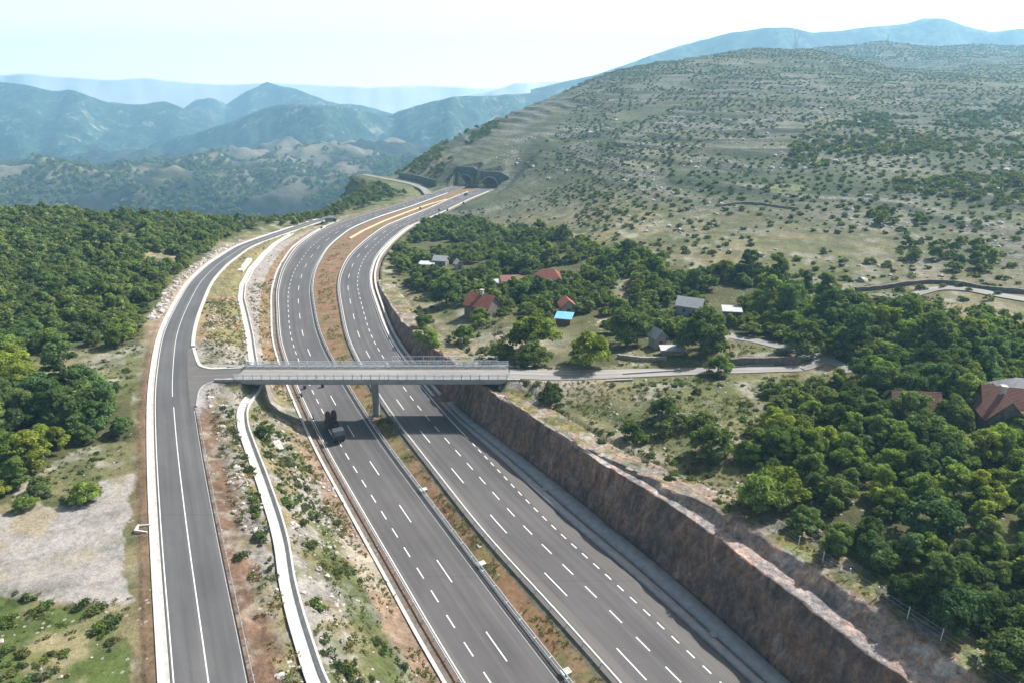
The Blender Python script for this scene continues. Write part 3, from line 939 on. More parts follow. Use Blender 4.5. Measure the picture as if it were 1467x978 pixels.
# double drain at the foot of the cutting
def drain_zone(y0, y1):
    ys = np.arange(y0, y1, 1.0)
    t = empty('drainage_channel', (float(cx('sh', 60)), 60, ZR), 0, 'long double concrete drainage channel at foot of the shaded rock cutting', 'drainage channel')
    t.location = (0, 0, 0)
    f = lambda a: (lambda y: cx('sh', y) + a * (cx('foot', y) - cx('sh', y)))
    def band(name, a, b, h0, h1, mat):
        A, B = f(a)(ys), f(b)(ys)
        G = np.stack([np.stack([A, ys, np.full_like(ys, ZR - 0.25)], -1), np.stack([A, ys, np.full_like(ys, ZR + h0)], -1),
                      np.stack([B, ys, np.full_like(ys, ZR + h1)], -1), np.stack([B, ys, np.full_like(ys, ZR - 0.25)], -1)], 1)
        return grid_obj(name, G, mat, False, parent=t)
    band('inner_apron', 0.04, 0.33, 0.30, 0.14, M['concrete2'])
    band('outer_apron', 0.43, 0.93, 0.16, 0.48, M['concrete2'])
    A, B = f(0.33)(ys), f(0.43)(ys)
    G = np.stack([np.stack([A, ys, np.full_like(ys, ZR - 0.02)], -1), np.stack([B, ys, np.full_like(ys, ZR - 0.02)], -1)], 1)
    grid_obj('channel_bed', G, M['stone_dark'], False, parent=t)
    for yy in (64.0, 74.5, 111.0):
        mb = MB()
        x0, x1 = float(f(0.30)(yy)), float(f(0.46)(yy))
        mb.box(x0, x1, yy - 0.5, yy + 0.5, ZR - 0.1, ZR + 0.26)
        mb.build('cross_slab', M['concrete2'], t)
    return t


drain_zone(-40, 150)

# ------------------------------------------------------------------ rock cutting
def rock_cut():
    ys = np.concatenate([np.arange(-40.0, 45, 0.8), np.arange(45, 160, 0.3), np.arange(160, 258.0, 0.6)])
    nf, nb, nu, nlp = 40, 8, 14, 10
    rows = []
    H = np.interp(ys, YG, HT); U = np.interp(ys, YG, UP); kr = cx('kr', ys); xf = cx('foot', ys)
    run = 0.37 * H
    Cs = []
    for j in range(nf):
        t = j / (nf - 1)
        o = run * t
        rows.append((o, ZR - 0.1 + (H + 0.1) * t, 'f', t))
    for j in range(1, nb):
        t = j / (nb - 1); bw = 0.3 + 2.7 * np.clip(U / 2.1, 0.0, 1)
        rows.append((run + bw * t, ZR + H + 0.12 * t, 'b', t))
    for j in range(1, nu):
        t = j / (nu - 1); rows.append((run + bw + 1.5 * np.clip(U / 2.1, 0, 1) * t, ZR + H + 0.12 + (U - 0.1) * t, 'u', t))
    xe = run + bw + 1.5 * np.clip(U / 2.1, 0, 1)
    G = np.zeros((len(ys), len(rows) + nlp, 3)); col = np.ones((len(ys), len(rows) + nlp, 3))
    dcr = (fbm(ys, ys * 0, 9, 3, 27) - 0.5) * 2.2 + (fbm(ys, ys * 0 + 7, 2.4, 3, 28) - 0.5) * 1.1
    zcr = (fbm(ys, ys * 0 + 3, 6, 4, 29) - 0.5) * 1.5 * np.clip(H / 8, 0.1, 1)
    for i, (o, z, kd, t) in enumerate(rows):
        G[:, i, 0] = xf + o * kr; G[:, i, 1] = ys; G[:, i, 2] = z
        amp = 1.25 * np.clip(H / 8, 0.1, 1) if kd == 'f' else (0.25 if kd == 'b' else 0.9)
        env = (math.sin(math.pi * min(max(t, 0.0), 1.0)) ** 0.5 if kd != 'b' else 0.4)
        zz = z if np.ndim(z) else np.full(len(ys), z)
        d = (fbm(ys * 1.0, zz * 0.6, 7, 4, 13) - 0.5) * 1.6 + (fbm(ys, zz * 0.7, 2.0, 5, 14) - 0.5) * 1.5 - 0.5 * sstep(0.55, 0.72, fbm(ys, zz * 0.35, 3.2, 3, 24))
        if kd == 'b':
            G[:, i, 2] += (fbm(ys, np.full(len(ys), t * 3.0), 1.6, 3, 15) - 0.5) * 0.3
            G[:, i, 0] += (fbm(ys, np.full(len(ys), t), 5.0, 3, 16) - 0.5) * 0.7
        else:
            G[:, i, 0] += d * amp * env
            G[:, i, 2] += (fbm(ys, zz, 3.0, 3, 17) - 0.5) * 0.5 * env
        cw = (t ** 1.5 if kd == 'f' else (1 - t) if kd == 'b' else 0.0) * np.clip(H / 8, 0.1, 1)
        G[:, i, 0] += dcr * 0.6 * cw; G[:, i, 2] += zcr * (t ** 3 if kd == 'f' else (1 - t) if kd == 'b' else 0.0)
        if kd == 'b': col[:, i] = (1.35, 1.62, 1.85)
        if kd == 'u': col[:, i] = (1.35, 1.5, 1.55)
    base = len(rows)
    for j in range(nlp):
        t = (j + 1) / nlp
        o = xe + 7.0 * t
        X = xf + o * kr
        z = terrain(X, ys) + 0.14 + (fbm(X, ys, 1.4, 3, 19) - 0.5) * 0.4
        z = np.where(t > 0.85, z - 0.9, z)
        if j == 0: z = np.maximum(z, rows[-1][1])
        G[:, base + j, 0] = X; G[:, base + j, 1] = ys; G[:, base + j, 2] = z
        n = fbm(X, ys, 3, 4, 20)
        col[:, base + j] = lerp3((1.0, 1.22, 1.28), (0.62, 0.88, 0.46), sstep(0.4, 0.6, n))
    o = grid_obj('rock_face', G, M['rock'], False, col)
    return tag(o, 'steep reddish brown rock cutting in shade beside the carriageway', None, None, 'structure')


rock_cut()

# ------------------------------------------------------------------ side road and the stony bank below it
YS = np.arange(-40.0, 404.0, 1.0)
zS = lambda y: zs_at(y)
srd = lane_ribbon('road', off('SL', -0.05, 'ks'), lambda y: cx('SR', y), zS, zS, YS, M['asphalt_side'], 7, dz=0.03)
tag(srd, 'grey two-lane side road running high above the motorway past the gravel pad', None, None, 'structure')


def zline(parent, base, d, k, zf, dz, w, y0, y1, mat, name):
    ys = np.arange(y0, y1, 1.0)
    return lane_ribbon(name, off(base, d - w / 2, k), off(base, d + w / 2, k), zf, zf, ys, mat, 2, parent, dz)


zline(srd, 'SL', 0.22, 'ks', zS, 0.034, 0.14, -40, 400, M['paint'], 'edge_line')
zline(srd, 'SL', 3.62, 'ks', zS, 0.034, 0.15, -40, 128, M['paint'], 'centre_line')
zline(srd, 'SL', 3.5, 'ks', zS, 0.034, 0.13, 132, 380, M['paint'], 'centre_line')
zline(srd, 'SR', -0.22, 'ks', zS, 0.034, 0.13, -40, 126, M['paint'], 'edge_line')
g1 = sweep('roadside_gutter', 'SL', 'ks', [(-1.35, -0.4), (-1.35, 0.16), (-1.15, 0.16), (-0.6, 0.03), (-0.12, 0.10), (-0.12, -0.4)], np.arange(-40, 398, 1.5), M['concrete'], zS)
tag(g1, 'broad pale concrete gutter along the outer edge of the side road', 'gutter')
g2 = sweep('roadside_gutter', 'SR', 'ks', [(-0.1, -0.4), (-0.1, 0.14), (0.75, 0.20), (0.75, -0.4)], np.arange(162, 392, 1.5), M['concrete'], zS)
tag(g2, 'pale concrete gutter on the bank side of the side road beyond the bridge junction', 'gutter')


CHAN = [(468, 1000), (455, 978), (438, 925), (424, 880), (412, 832), (405, 780), (397, 748), (388, 720), (375, 682), (362, 648), (349, 612), (347, 590), (353, 574), (366, 560), (370, 545), (366, 525),
        (362, 510), (358, 480), (352, 452), (346, 428), (348, 408), (360, 385), (378, 364), (393, 350), (404, 343), (418, 335)]
CH = np.array([hit(*q) for q in CHAN])


def cum(Pt):
    return np.concatenate([[0], np.cumsum(np.linalg.norm(np.diff(Pt[:, :2], axis=0), axis=1))])


def resample(Pt, step, smooth=2):
    Pt = np.asarray(Pt, float)
    s = cum(Pt); q = np.arange(0, s[-1], step)
    R = np.stack([np.interp(q, s, Pt[:, i]) for i in range(Pt.shape[1])], -1)
    for _ in range(smooth):
        R[1:-1] = 0.25 * R[:-2] + 0.5 * R[1:-1] + 0.25 * R[2:]
    return R


def side_normals(R):
    t = np.gradient(R[:, :2], axis=0); t /= np.maximum(np.linalg.norm(t, axis=1, keepdims=True), 1e-6)
    return np.stack([t[:, 1], -t[:, 0]], -1)        # to the right of travel


def path_sweep(name, R, prof, mat, parent=None, smooth=False, close=True):
    nn = side_normals(R)
    pr = prof + ([prof[0]] if close else [])
    G = np.zeros((len(R), len(pr), 3))
    for j, (o, h) in enumerate(pr):
        G[:, j, 0] = R[:, 0] + nn[:, 0] * o; G[:, j, 1] = R[:, 1] + nn[:, 1] * o; G[:, j, 2] = R[:, 2] + h
    V = G.reshape(-1, 3); fs = [tuple(q) for q in grid_quads(*G.shape[:2])]
    n, m = G.shape[:2]
    if close: fs += [tuple(range(m - 1)), tuple((n - 1) * m + i for i in range(m - 2, -1, -1))]
    me = bpy.data.meshes.new(name); me.from_pydata([tuple(v) for v in V], [], fs); me.materials.append(mat)
    bm = bmesh.new(); bm.from_mesh(me); bmesh.ops.remove_doubles(bm, verts=bm.verts, dist=0.0005)
    bmesh.ops.recalc_face_normals(bm, faces=bm.faces); bm.to_mesh(me); bm.free()
    return link(bpy.data.objects.new(name, me), parent)


CHR = resample(CH, 0.8, 10)
ext = CHR[0] + (CHR[0] - CHR[4]) / np.linalg.norm((CHR[0] - CHR[4])[:2]) * 30
CHR = np.vstack([resample(np.array([ext, CHR[0]]), 0.8, 0), CHR])
CHR[:, 2] = terrain(CHR[:, 0], CHR[:, 1])
for _ in range(6): CHR[1:-1, 2] = 0.25 * CHR[:-2, 2] + 0.5 * CHR[1:-1, 2] + 0.25 * CHR[2:, 2]


def chan_dist(X, Y):
    d = np.full(X.shape, 99.0); zc = np.zeros(X.shape)
    for q in CHR[::2]:
        e_ = np.hypot(X - q[0], Y - q[1]); m = e_ < d
        d = np.where(m, e_, d); zc = np.where(m, q[2], zc)
    return d, zc


def strip_cols(X, Y, t, dc):
    n1, n2, n3 = fbm(X, Y, 11, 4, 101), fbm(X, Y, 3.2, 4, 102), fbm(X, Y, 1.2, 3, 103)
    red, pebble, drygr, green, sand, rockc = (0.135, 0.086, 0.060), (0.215, 0.202, 0.19), (0.150, 0.128, 0.066), (0.066, 0.084, 0.030), (0.285, 0.25, 0.205), (0.145, 0.135, 0.128)
    c = lerp3(pebble, rockc, sstep(0.4, 0.65, n2))
    c = c + (np.array(drygr) - c) * (0.9 * sstep(0.46, 0.60, n1 * 0.5 + n2 * 0.5))[..., None]
    c = c + (np.array(green) - c) * (0.6 * sstep(0.52, 0.64, fbm(X, Y, 7, 4, 105)))[..., None]
    near = 1 - sstep(126, 138, Y)
    e1 = (1 - sstep(0.10, 0.22, t + (n2 - 0.5) * 0.16)) * near
    c = c + (lerp3(red, (0.20, 0.17, 0.14), sstep(0.5, 0.66, n3 * 0.5 + n2 * 0.5)) - c) * e1[..., None]
    # right of the channel
    rt = sstep(0.60, 0.66, t + (n2 - .5) * 0.1)
    mixg = sstep(0.46, 0.58, n2) * (1 - sstep(0.76, 0.84, t))
    c = c + (np.array(green) - c) * (0.75 * rt * mixg * near)[..., None]
    e2 = sstep(0.80, 0.88, t + (n2 - .5) * 0.12) * near
    sc1 = lerp3((0.20, 0.135, 0.10), sand, sstep(0.45, 0.6, n1) * (1 - sstep(96, 125, Y)))
    c = c + (sc1 - c) * (0.85 * e2)[..., None]
    # beyond the bridge
    fr = sstep(150, 160, Y)
    ca = lerp3(drygr, (0.145, 0.14, 0.062), n2); ca = ca + (np.array((0.22, 0.155, 0.096)) - ca) * (0.7 * sstep(0.52, 0.66, n1))[..., None]
    ca = ca + (np.array(pebble) - ca) * (0.9 * (1 - sstep(160, 172, Y + (n2 - .5) * 10)))[..., None]
    cb = lerp3((0.225, 0.205, 0.21), (0.18, 0.165, 0.14), n2)
    cc = np.array((0.165, 0.112, 0.068)) + 0 * c
    f = np.where((t < 0.58)[..., None], ca, np.where((t < 0.83 + 0.0 * t)[..., None], cb, cc))
    c = c + (f - c) * fr[..., None]
    # grey gravel patch and dark earth at the junction
    g = np.exp(-(((X + 67.5) / 3.2) ** 2 + ((Y - 126.5) / 7.5) ** 2))
    c = c + (np.array((0.235, 0.232, 0.245)) - c) * np.clip(2.2 * g, 0, 0.95)[..., None]
    return np.clip(c * (0.82 + 0.36 * n3)[..., None], 0.01, 1)


def bank():
    ys = np.concatenate([np.arange(-40.0, 170, 0.42), np.arange(170, 372, 0.8)])
    n = 84
    t = np.linspace(0, 1, n)[None, :]
    a = cx('SR', ys)[:, None] - 0.05; b = cx('wall', ys)[:, None] - 0.2
    X = a * (1 - t) + b * t; Yy = np.repeat(ys[:, None], n, 1); T = t + 0 * X
    Z = z_strip(X, Yy)
    w = np.clip(np.minimum(T * 8, (1 - T) * 8), 0, 1)
    Z = Z + w * ((fbm(X, Yy, 4.5, 4, 111) - 0.5) * 1.5 + (fbm(X, Yy, 1.1, 3, 112) - 0.5) * 0.5)
    jm = (1 - sstep(4.2, 6.2, np.abs(Yy - BY - 1))) * (1 - sstep(BX0 - 0.5, BX0 + 1.5, X))
    Z = Z * (1 - jm) + (zs_at(Yy) - 0.12 + 0.42 * sstep(-72, BX0, X)) * jm
    dc, zc = chan_dist(X, Yy)
    k = 1 - sstep(0.9, 2.6, dc)
    Z = Z * (1 - k) + (zc - 0.28) * k
    o = grid_obj('embankment', np.stack([X, Yy, Z], -1), M['strip'], True, strip_cols(X, Yy, T, dc), flip=True)
    return tag(o, 'stony bank of rubble, red earth and dry grass falling to the motorway', None, None, 'structure')


bank()
ch = path_sweep('drainage_channel', CHR, [(-1.15, -0.5), (-1.15, 0.16), (-0.92, 0.16), (-0.38, -0.24), (0.38, -0.24), (0.78, 0.30), (1.05, 0.30), (1.05, -0.5)], M['concrete'])
tag(ch, 'winding pale concrete drainage channel down the stony bank below the bridge', 'drainage channel')


# ------------------------------------------------------------------ overpass
def overpass():
    t = empty('overpass', ((BX0 + BX1) / 2, BY, 0), 0, 'grey concrete overpass with steel railings crossing both carriageways on one pier', 'bridge')
    ox, oy = t.location.x, t.location.y
    X0, X1 = BX0 - ox, BX1 - ox
    hw = 3.9
    mb = MB(); mb.prism([(-hw, BZ - 0.42), (hw, BZ - 0.42), (hw, BZ + 0.02), (-hw, BZ + 0.02)], X0, X1, Matrix.Rotation(-math.pi / 2, 4, 'Z'))
    mb.build('deck', M['deck'], t)
    Rz = Matrix.Rotation(-math.pi / 2, 4, 'Z')       # local (x, y) -> (y, -x): the section runs along the bridge
    for s in (-1, 1):
        mb = MB(); mb.prism([(s * 1.75 - 0.9, BZ - 1.55), (s * 1.75 + 0.9, BZ - 1.55), (s * 1.75 + 1.25, BZ - 0.42), (s * 1.75 - 1.25, BZ - 0.42)], X0 + 0.6, X1 - 0.6, Rz)
        mb.build('girder', M['deck'], t)
        mb = MB(); mb.box(X0, X1, s * (hw - 0.14) - 0.18, s * (hw - 0.14) + 0.18, BZ - 0.72, BZ + 0.24)
        mb.build('edge_beam', M['deck'], t)
        mb = MB(); mb.box(X0, X1, min(s * 2.85, s * 3.58), max(s * 2.85, s * 3.58), BZ + 0.024, BZ + 0.17)
        mb.build('kerb', M['concrete2'], t)
    G = np.array([[[X0 - 0.02, -2.85, BZ + 0.028], [X0 - 0.02, 2.85, BZ + 0.028]], [[X1 + 0.02, -2.85, BZ + 0.028], [X1 + 0.02, 2.85, BZ + 0.028]]])
    grid_obj('road_surface', G, M['asphalt_old'], False, None, np.array([[[0, -3], [0, 3]], [[62, -3], [62, 3]]]), t, True)
    # one round pier in the median with a flared head
    px_, py_ = at(540, 594, 0.4)
    mb = MB(); mb.tube((px_ - ox, py_ - oy, -0.6), (px_ - ox, py_ - oy, BZ - 3.2), 0.8, 0.8, 20); mb.tube((px_ - ox, py_ - oy, BZ - 3.2), (px_ - ox, py_ - oy, BZ - 1.56), 0.8, 1.25, 20)
    mb.build('pier', M['deck'], t)
    mb = MB(); mb.box(px_ - ox - 1.5, px_ - ox + 1.5, py_ - oy - 1.5, py_ - oy + 1.5, -0.6, 0.32); mb.build('footing', M['concrete2'], t)
    for xa, sgn in ((X0 + 0.1, 1), (X1 - 2.2, -1)):
        mb = MB(); mb.box(xa, xa + 2.1, -3.7, 3.7, 4.0 if sgn > 0 else 6.5, BZ - 1.56)
        mb.box(xa if sgn > 0 else xa + 1.6, xa + (0.5 if sgn > 0 else 2.1), -3.7, 3.7, BZ - 1.56, BZ - 0.45)
        mb.build('abutment', M['deck'], t)
        for s in (-1, 1):
            mb = MB()
            a, b = (X0 - 4.2, X0 - 0.02) if sgn > 0 else (X1 + 0.02, X1 + 2.6)
            mb.box(a, b, s * (hw - 0.14) - 0.22, s * (hw - 0.14) + 0.22, BZ - 1.9, BZ + 0.27)
            mb.build('wing_wall', M['concrete2'], t)
    # railings: posts, three rails and upright bars
    pb = MB(); pb.box(-0.09, 0.09, -0.07, 0.07, 0, 1.28)
    pm = None
    for s in (-1, 1):
        y = s * (hw - 0.16)
        mb = MB()
        for z in (0.30, 0.72, 1.16): mb.box(X0, X1, y - 0.035, y + 0.035, BZ + 0.24 + z, BZ + 0.24 + z + 0.075)
        n = int((X1 - X0) / 0.22)
        for i in range(n):
            x = X0 + 0.11 + i * 0.22; mb.box(x - 0.028, x + 0.028, y - 0.02, y + 0.02, BZ + 0.54, BZ + 1.40)
        rl = mb.build('railing', M['steel'], t)
        for i in range(31):
            x = X0 + 0.3 + i * (X1 - X0 - 0.6) / 30
            if pm is None:
                o = pb.build('post', M['steel'], rl); pm = o.data
            else: o = link(bpy.data.objects.new('post', pm), rl)
            o.location = (x, y, BZ + 0.23)
        # crash barrier along the kerb
        yb = s * 3.0
        mb = MB()
        mb.prism([(yb - 0.05, BZ + 0.62), (yb + 0.05, BZ + 0.70), (yb - 0.02, BZ + 0.78), (yb + 0.05, BZ + 0.86), (yb - 0.05, BZ + 0.94), (yb - 0.10, BZ + 0.78)], X0, X1, Rz)
        for i in range(21):
            x = X0 + 0.4 + i * (X1 - X0 - 0.8) / 20; mb.box(x - 0.05, x + 0.05, yb - 0.18, yb - 0.08, BZ + 0.17, BZ + 0.9)
        mb.build('crash_barrier', M['steel'], t)
    # taller screen on the far side above the right carriageway
    mb = MB(); y = hw + 0.10; xa, xb = X1 - 27, X1 - 2.5
    for z in (1.55, 2.55): mb.box(xa, xb, y - 0.03, y + 0.03, BZ + z, BZ + z + 0.05)
    for i in range(62):
        x = xa + i * (xb - xa) / 61; r_ = 0.035 if i % 6 == 0 else 0.012
        mb.box(x - r_, x + r_, y - r_, y + r_, BZ - 0.3, BZ + 2.58)
    mb.build('screen_fence', M['steel'], t)
    return t


overpass()

# junction apron between the side road and the bridge
def junction():
    z = 10.5
    Pn = [(270, 582), (269, 570), (276, 560), (290, 552), (312, 547.5), (342, 546)]
    Pf = [(264, 499), (264, 510), (270, 519), (283, 525), (304, 526), (336, 523)]
    A = np.array([at(*q, 10.5) for q in Pn]); B = np.array([at(*q, 10.5) for q in Pf])
    A[-1] = (BX0 - 0.05, BY - 2.85); B[-1] = (BX0 - 0.05, BY + 2.85); A[-2][1] = BY - 3.1; B[-2][1] = BY + 3.1
    for R_ in (A, B):
        for i_ in range(len(R_)): R_[i_][0] = max(R_[i_][0], float(cx('SR', R_[i_][1])) + 0.15 + 0.5 * i_)
    A, B = resample(np.c_[A, A[:, :1] * 0], 0.8, 2), resample(np.c_[B, B[:, :1] * 0], 0.8, 2)
    n = 40
    f = lambda R: np.stack([np.interp(np.linspace(0, 1, n), np.linspace(0, 1, len(R)), R[:, i]) for i in (0, 1)], -1)
    a, b = f(A), f(B)
    zz = 10.5 + 0.045 + (BZ + 0.03 - 10.545) * sstep(-72, BX0, 0.5 * (a[:, 0] + b[:, 0]))
    t = np.linspace(0, 1, 9)[None, :, None]
    G2 = a[:, None] * (1 - t) + b[:, None] * t
    for i_ in range(n): G2[i_, :, 0] = np.maximum(G2[i_, :, 0], cx('SR', G2[i_, :, 1]) - 0.9 + 0.1 * i_)
    G2[0, :, 0] = cx('SR', G2[0, :, 1]) - 0.9
    G = np.concatenate([G2, np.repeat(zz[:, None, None], 9, 1)], -1)
    o = grid_obj('road', G, M['asphalt_side'], False, None, G2 * 1.0, None, True)
    tag(o, 'short grey link from the side road to the overpass', None, None, 'structure')
    nb = MB()
    for R, lab in ((b, 0),):
        pass
    k1 = path_sweep('kerb', np.c_[b, zz], [(-0.75, -0.9), (-0.75, 0.16), (-0.02, 0.12), (-0.02, -0.9)], M['concrete'])
    tag(k1, 'pale curved concrete kerb at the far corner of the bridge junction', 'kerb')
    k2 = path_sweep('kerb', np.c_[a, zz], [(0.0, -0.9), (0.0, 0.12), (0.28, 0.12), (0.28, -0.9)], M['concrete2'])
    tag(k2, 'thin grey kerb curving round the near corner of the bridge junction', 'kerb')


junction()


def track(name, pts, w, mat, label, dz=0.12, step=1.5, smooth=6, zfix=None):
    R = np.array([hit(*q) if len(q) == 2 else q for q in pts])
    R = resample(R, step, smooth)
    nn = side_normals(R)
    t = np.linspace(-0.5, 0.5, 7)[None, :]
    wv = (np.asarray(w) if np.ndim(w) == 0 else np.interp(np.linspace(0, 1, len(R)), np.linspace(0, 1, len(w)), w))
    wv = (wv * np.ones(len(R)))[:, None] * (0.92 + 0.16 * fbm(R[:, 0], R[:, 1], 5, 2, 7))[:, None]
    X = R[:, :1] + nn[:, :1] * t * wv; Y = R[:, 1:2] + nn[:, 1:] * t * wv
    Z = np.maximum(terrain(X, Y), 0) + dz if zfix is None else zfix(X, Y) + dz
    s = cum(R)
    o = grid_obj(name, np.stack([X, Y, Z], -1), mat, True, None, np.stack([np.repeat(s[:, None], 7, 1), t * wv], -1))
    return tag(o, label, None, None, 'structure'), R


lane_pts = [(q[0], q[1], q[2]) for q in LANE]
ln, LR = track('road', lane_pts, [5.6, 5.2, 4.4, 3.6, 3.4], M['asphalt_old'], 'pale grey lane leading from the overpass to the hamlet', 0.06, 1.2, 2, lambda X, Y: lane_z(X)[1] - 0.02)
tr1, _ = track('path', [(1146, 527), (1166, 522), (1186, 515), (1172, 509), (1148, 503), (1118, 497), (1092, 490), (1062, 484), (1040, 481)], 3.2, M['gravel'], 'pale gravel track curving between the trees up to the sheds')
tr2, _ = track('path', [(1186, 515), (1205, 522), (1222, 534)], 2.6, M['gravel'], 'short gravel spur into the trees')
tr3, _ = track('path', [(1290, 428), (1340, 413), (1385, 414), (1430, 424), (1500, 436)], 3.4, M['gravel'], 'stony track along the foot of the hill', 0.25)
tr4, _ = track('path', TR4, 5.5, M['gravel'], 'pale local road bending away below the tunnel hill', 0.25, 3.0, 4, lambda X, Y: near_road(X, Y, TR4)[1])
for pts, d, lab in (([(893, 531.5), (985, 528.0)], 0, 'low white concrete edging on the far side of the lane'), ([(868, 541), (915, 540.0)], 0, 'short white concrete edging on the near side of the lane'), ([(1040, 527.3), (1148, 524.0)], 0, 'long white edging below the dark field wall')):
    R = np.array([(*at(*q, 11.9), 0) for q in pts]); R = resample(R, 1.5, 0)
    R[:, 2] = np.maximum(terrain(R[:, 0], R[:, 1]), 0) + 0.1
    o = path_sweep('kerb', R, [(-0.2, -0.4), (-0.2, 0.3), (0.2, 0.3), (0.2, -0.4)], M['concrete2']); tag(o, lab, 'kerb')


# ------------------------------------------------------------------ guardrails
POST = MB().box(-0.05, 0.05, -0.06, 0.06, -0.25, 0.72)


def guardrail(label, base, d, k, zf, y0, y1, spacing=4.0, twin=False, face=1, mat='steel'):
    ys = np.arange(y0, y1, 1.0)
    zfun = zf if callable(zf) else (lambda y: np.full(np.shape(y), zf))
    ym = 0.5 * (y0 + y1)
    t = empty('guardrail', (0, 0, 0), 0, label, 'guardrail')
    # W-shaped beam
    def beam(dd, f):
        pr = [(0.00, 0.44), (0.05 * f, 0.49), (0.05 * f, 0.54), (0.0, 0.59), (0.05 * f, 0.64), (0.05 * f, 0.70), (0.0, 0.75), (-0.03 * f, 0.75), (-0.03 * f, 0.44)]
        return sweep('rail', base, k, [(dd + a, h) for a, h in pr], ys, M[mat], zfun, t)
    if twin:
        beam(d - 0.24, -1); beam(d + 0.24, 1)
        mb = MB()
    else:
        beam(d, face)
    yy = [y0 + 0.5]
    while yy[-1] < y1 - spacing:
        kk = float(cx(k, yy[-1])); yy.append(yy[-1] + spacing / kk)
    near = [y for y in yy if y > 50][:96]
    rest = [y for y in yy if y not in near]
    pm = None
    dp = d if twin else d - 0.1 * face
    def M_of(y):
        x = float(cx(base, y)) + dp * float(cx(k, y)); sl = (float(cx(base, y + .5)) - float(cx(base, y - .5)))
        return Matrix.Translation((x, y, float(zfun(np.array(y))))) @ Matrix.Rotation(-math.atan(sl), 4, 'Z')
    for y in near:
        if pm is None:
            mb = MB(); mb.box(-0.05, 0.05, -0.06, 0.06, -0.25, 0.72)
            if twin: mb.box(-0.26, 0.26, -0.07, 0.07, 0.52, 0.68)
            o = mb.build('post', M[mat], t); pm = o.data
        else: o = link(bpy.data.objects.new('post', pm), t)
        o.matrix_local = M_of(y)
    if rest:
        mb = MB()
        for y in rest:
            mb.box(-0.05, 0.05, -0.06, 0.06, -0.25, 0.72, M_of(y))
            if twin: mb.box(-0.26, 0.26, -0.07, 0.07, 0.52, 0.68, M_of(y))
        tag(mb.build('far_posts', M[mat], t), None, None, None, 'stuff')
    return t


guardrail('single steel guardrail between the brown verge and the carriageway nearer the side road', 'L1', -0.05, 'kl', 0.0, -38, 372, 4.0, face=1)
guardrail('double bright steel guardrail on the sunlit side of the median', 'L2', 0.78, 'kl', 0.0, -38, 500, 4.0, True)
guardrail('single guardrail on the dark weedy side of the median facing the cutting', 'R1', -0.45, 'kr', ZR, -38, 500, 4.0, face=1)
guardrail('single guardrail on the stony bank side of the side road', 'SR', 0.45, 'ks', lambda y: zs_at(y) - 0.02, -38, 126, 3.0, face=-1)
guardrail('guardrail on the outer curve of the carriageway beyond the bridge', 'R2', 0.42, 'kr', ZR, 153, 372, 4.0, face=-1)


# ------------------------------------------------------------------ small concrete things
def inlet(px, py, z, sx, sy, h, label, rz=0.5, name='drain_inlet', cat='drain inlet'):
    x, y = at(px, py, z)
    t = empty(name, (x, y, z), rz, label, cat)
    mb = MB()
    mb.box(-sx, sx, -sy, -sy + 0.18, -0.4, h).box(-sx, sx, sy - 0.18, sy, -0.4, h).box(-sx, -sx + 0.18, -sy + 0.18, sy - 0.18, -0.4, h).box(sx - 0.18, sx, -sy + 0.18, sy - 0.18, -0.4, h)
    mb.build('frame', M['concrete'], t)
    mb = MB(); mb.box(-sx + 0.181, sx - 0.181, -sy + 0.181, sy - 0.181, -0.35, h - 0.05)
    mb.build('cover', M['concrete'] if name == 'drain_inlet' else M['stone_dark'], t)
    return t


for px, py, lab in ((689, 781, 'white drain inlet in the median, upper one of a close pair'), (690, 807, 'white drain inlet in the median beside the bright rail, lower one of a close pair'),
                    (811, 962, 'largest white drain inlet at the end of the bright median rail'), (607, 701, 'small white drain inlet in the median below the bridge shadow'),
                    (477, 442, 'small white drain inlet on the red median earth, beyond the bridge'), (487, 486, 'small white drain inlet on the red median nearest behind the bridge')):
    inlet(px, py, 0.45, 0.62, 0.5, 0.18, lab)
bx = float(cx('gut', at_s(206, 757)[1])) - 0.95; by = at_s(206, 757)[1]
t = empty('culvert_inlet', (bx, by, 10.45), 0.12, 'white walled culvert inlet stuck on the side road gutter by the gravel pad', 'culvert inlet')
mb = MB(); mb.box(-0.95, -0.72, -0.8, 0.8, -0.5, 0.42).box(-0.72, 1.0, 0.58, 0.8, -0.5, 0.30); mb.build('wall', M['concrete'], t)
mb = MB(); mb.add([(-0.72, -0.8, 0.42), (1.0, -1.15, 0.22), (1.0, -0.93, 0.22), (-0.72, -0.55, 0.42), (-0.72, -0.8, -0.5), (1.0, -1.15, -0.5), (1.0, -0.93, -0.5), (-0.72, -0.55, -0.5)],
                  [(0, 1, 2, 3), (4, 7, 6, 5), (0, 4, 5, 1), (1, 5, 6, 2), (2, 6, 7, 3), (3, 7, 4, 0)]); mb.build('wing', M['concrete'], t)
mb = MB(); mb.box(-0.71, 1.0, -0.52, 0.57, -0.5, -0.1); mb.build('floor_slab', M['concrete2'], t)


def slab(pts, w, h, label, dz=0.1):
    R = np.array([hit(*q) for q in pts]); R = resample(R, 0.6, 0); R[:, 2] = terrain(R[:, 0], R[:, 1]) + dz
    o = path_sweep('concrete_slab', R, [(-w / 2, -0.5), (-w / 2, h), (w / 2, h), (w / 2, -0.5)], M['concrete']); tag(o, label, 'concrete slab')


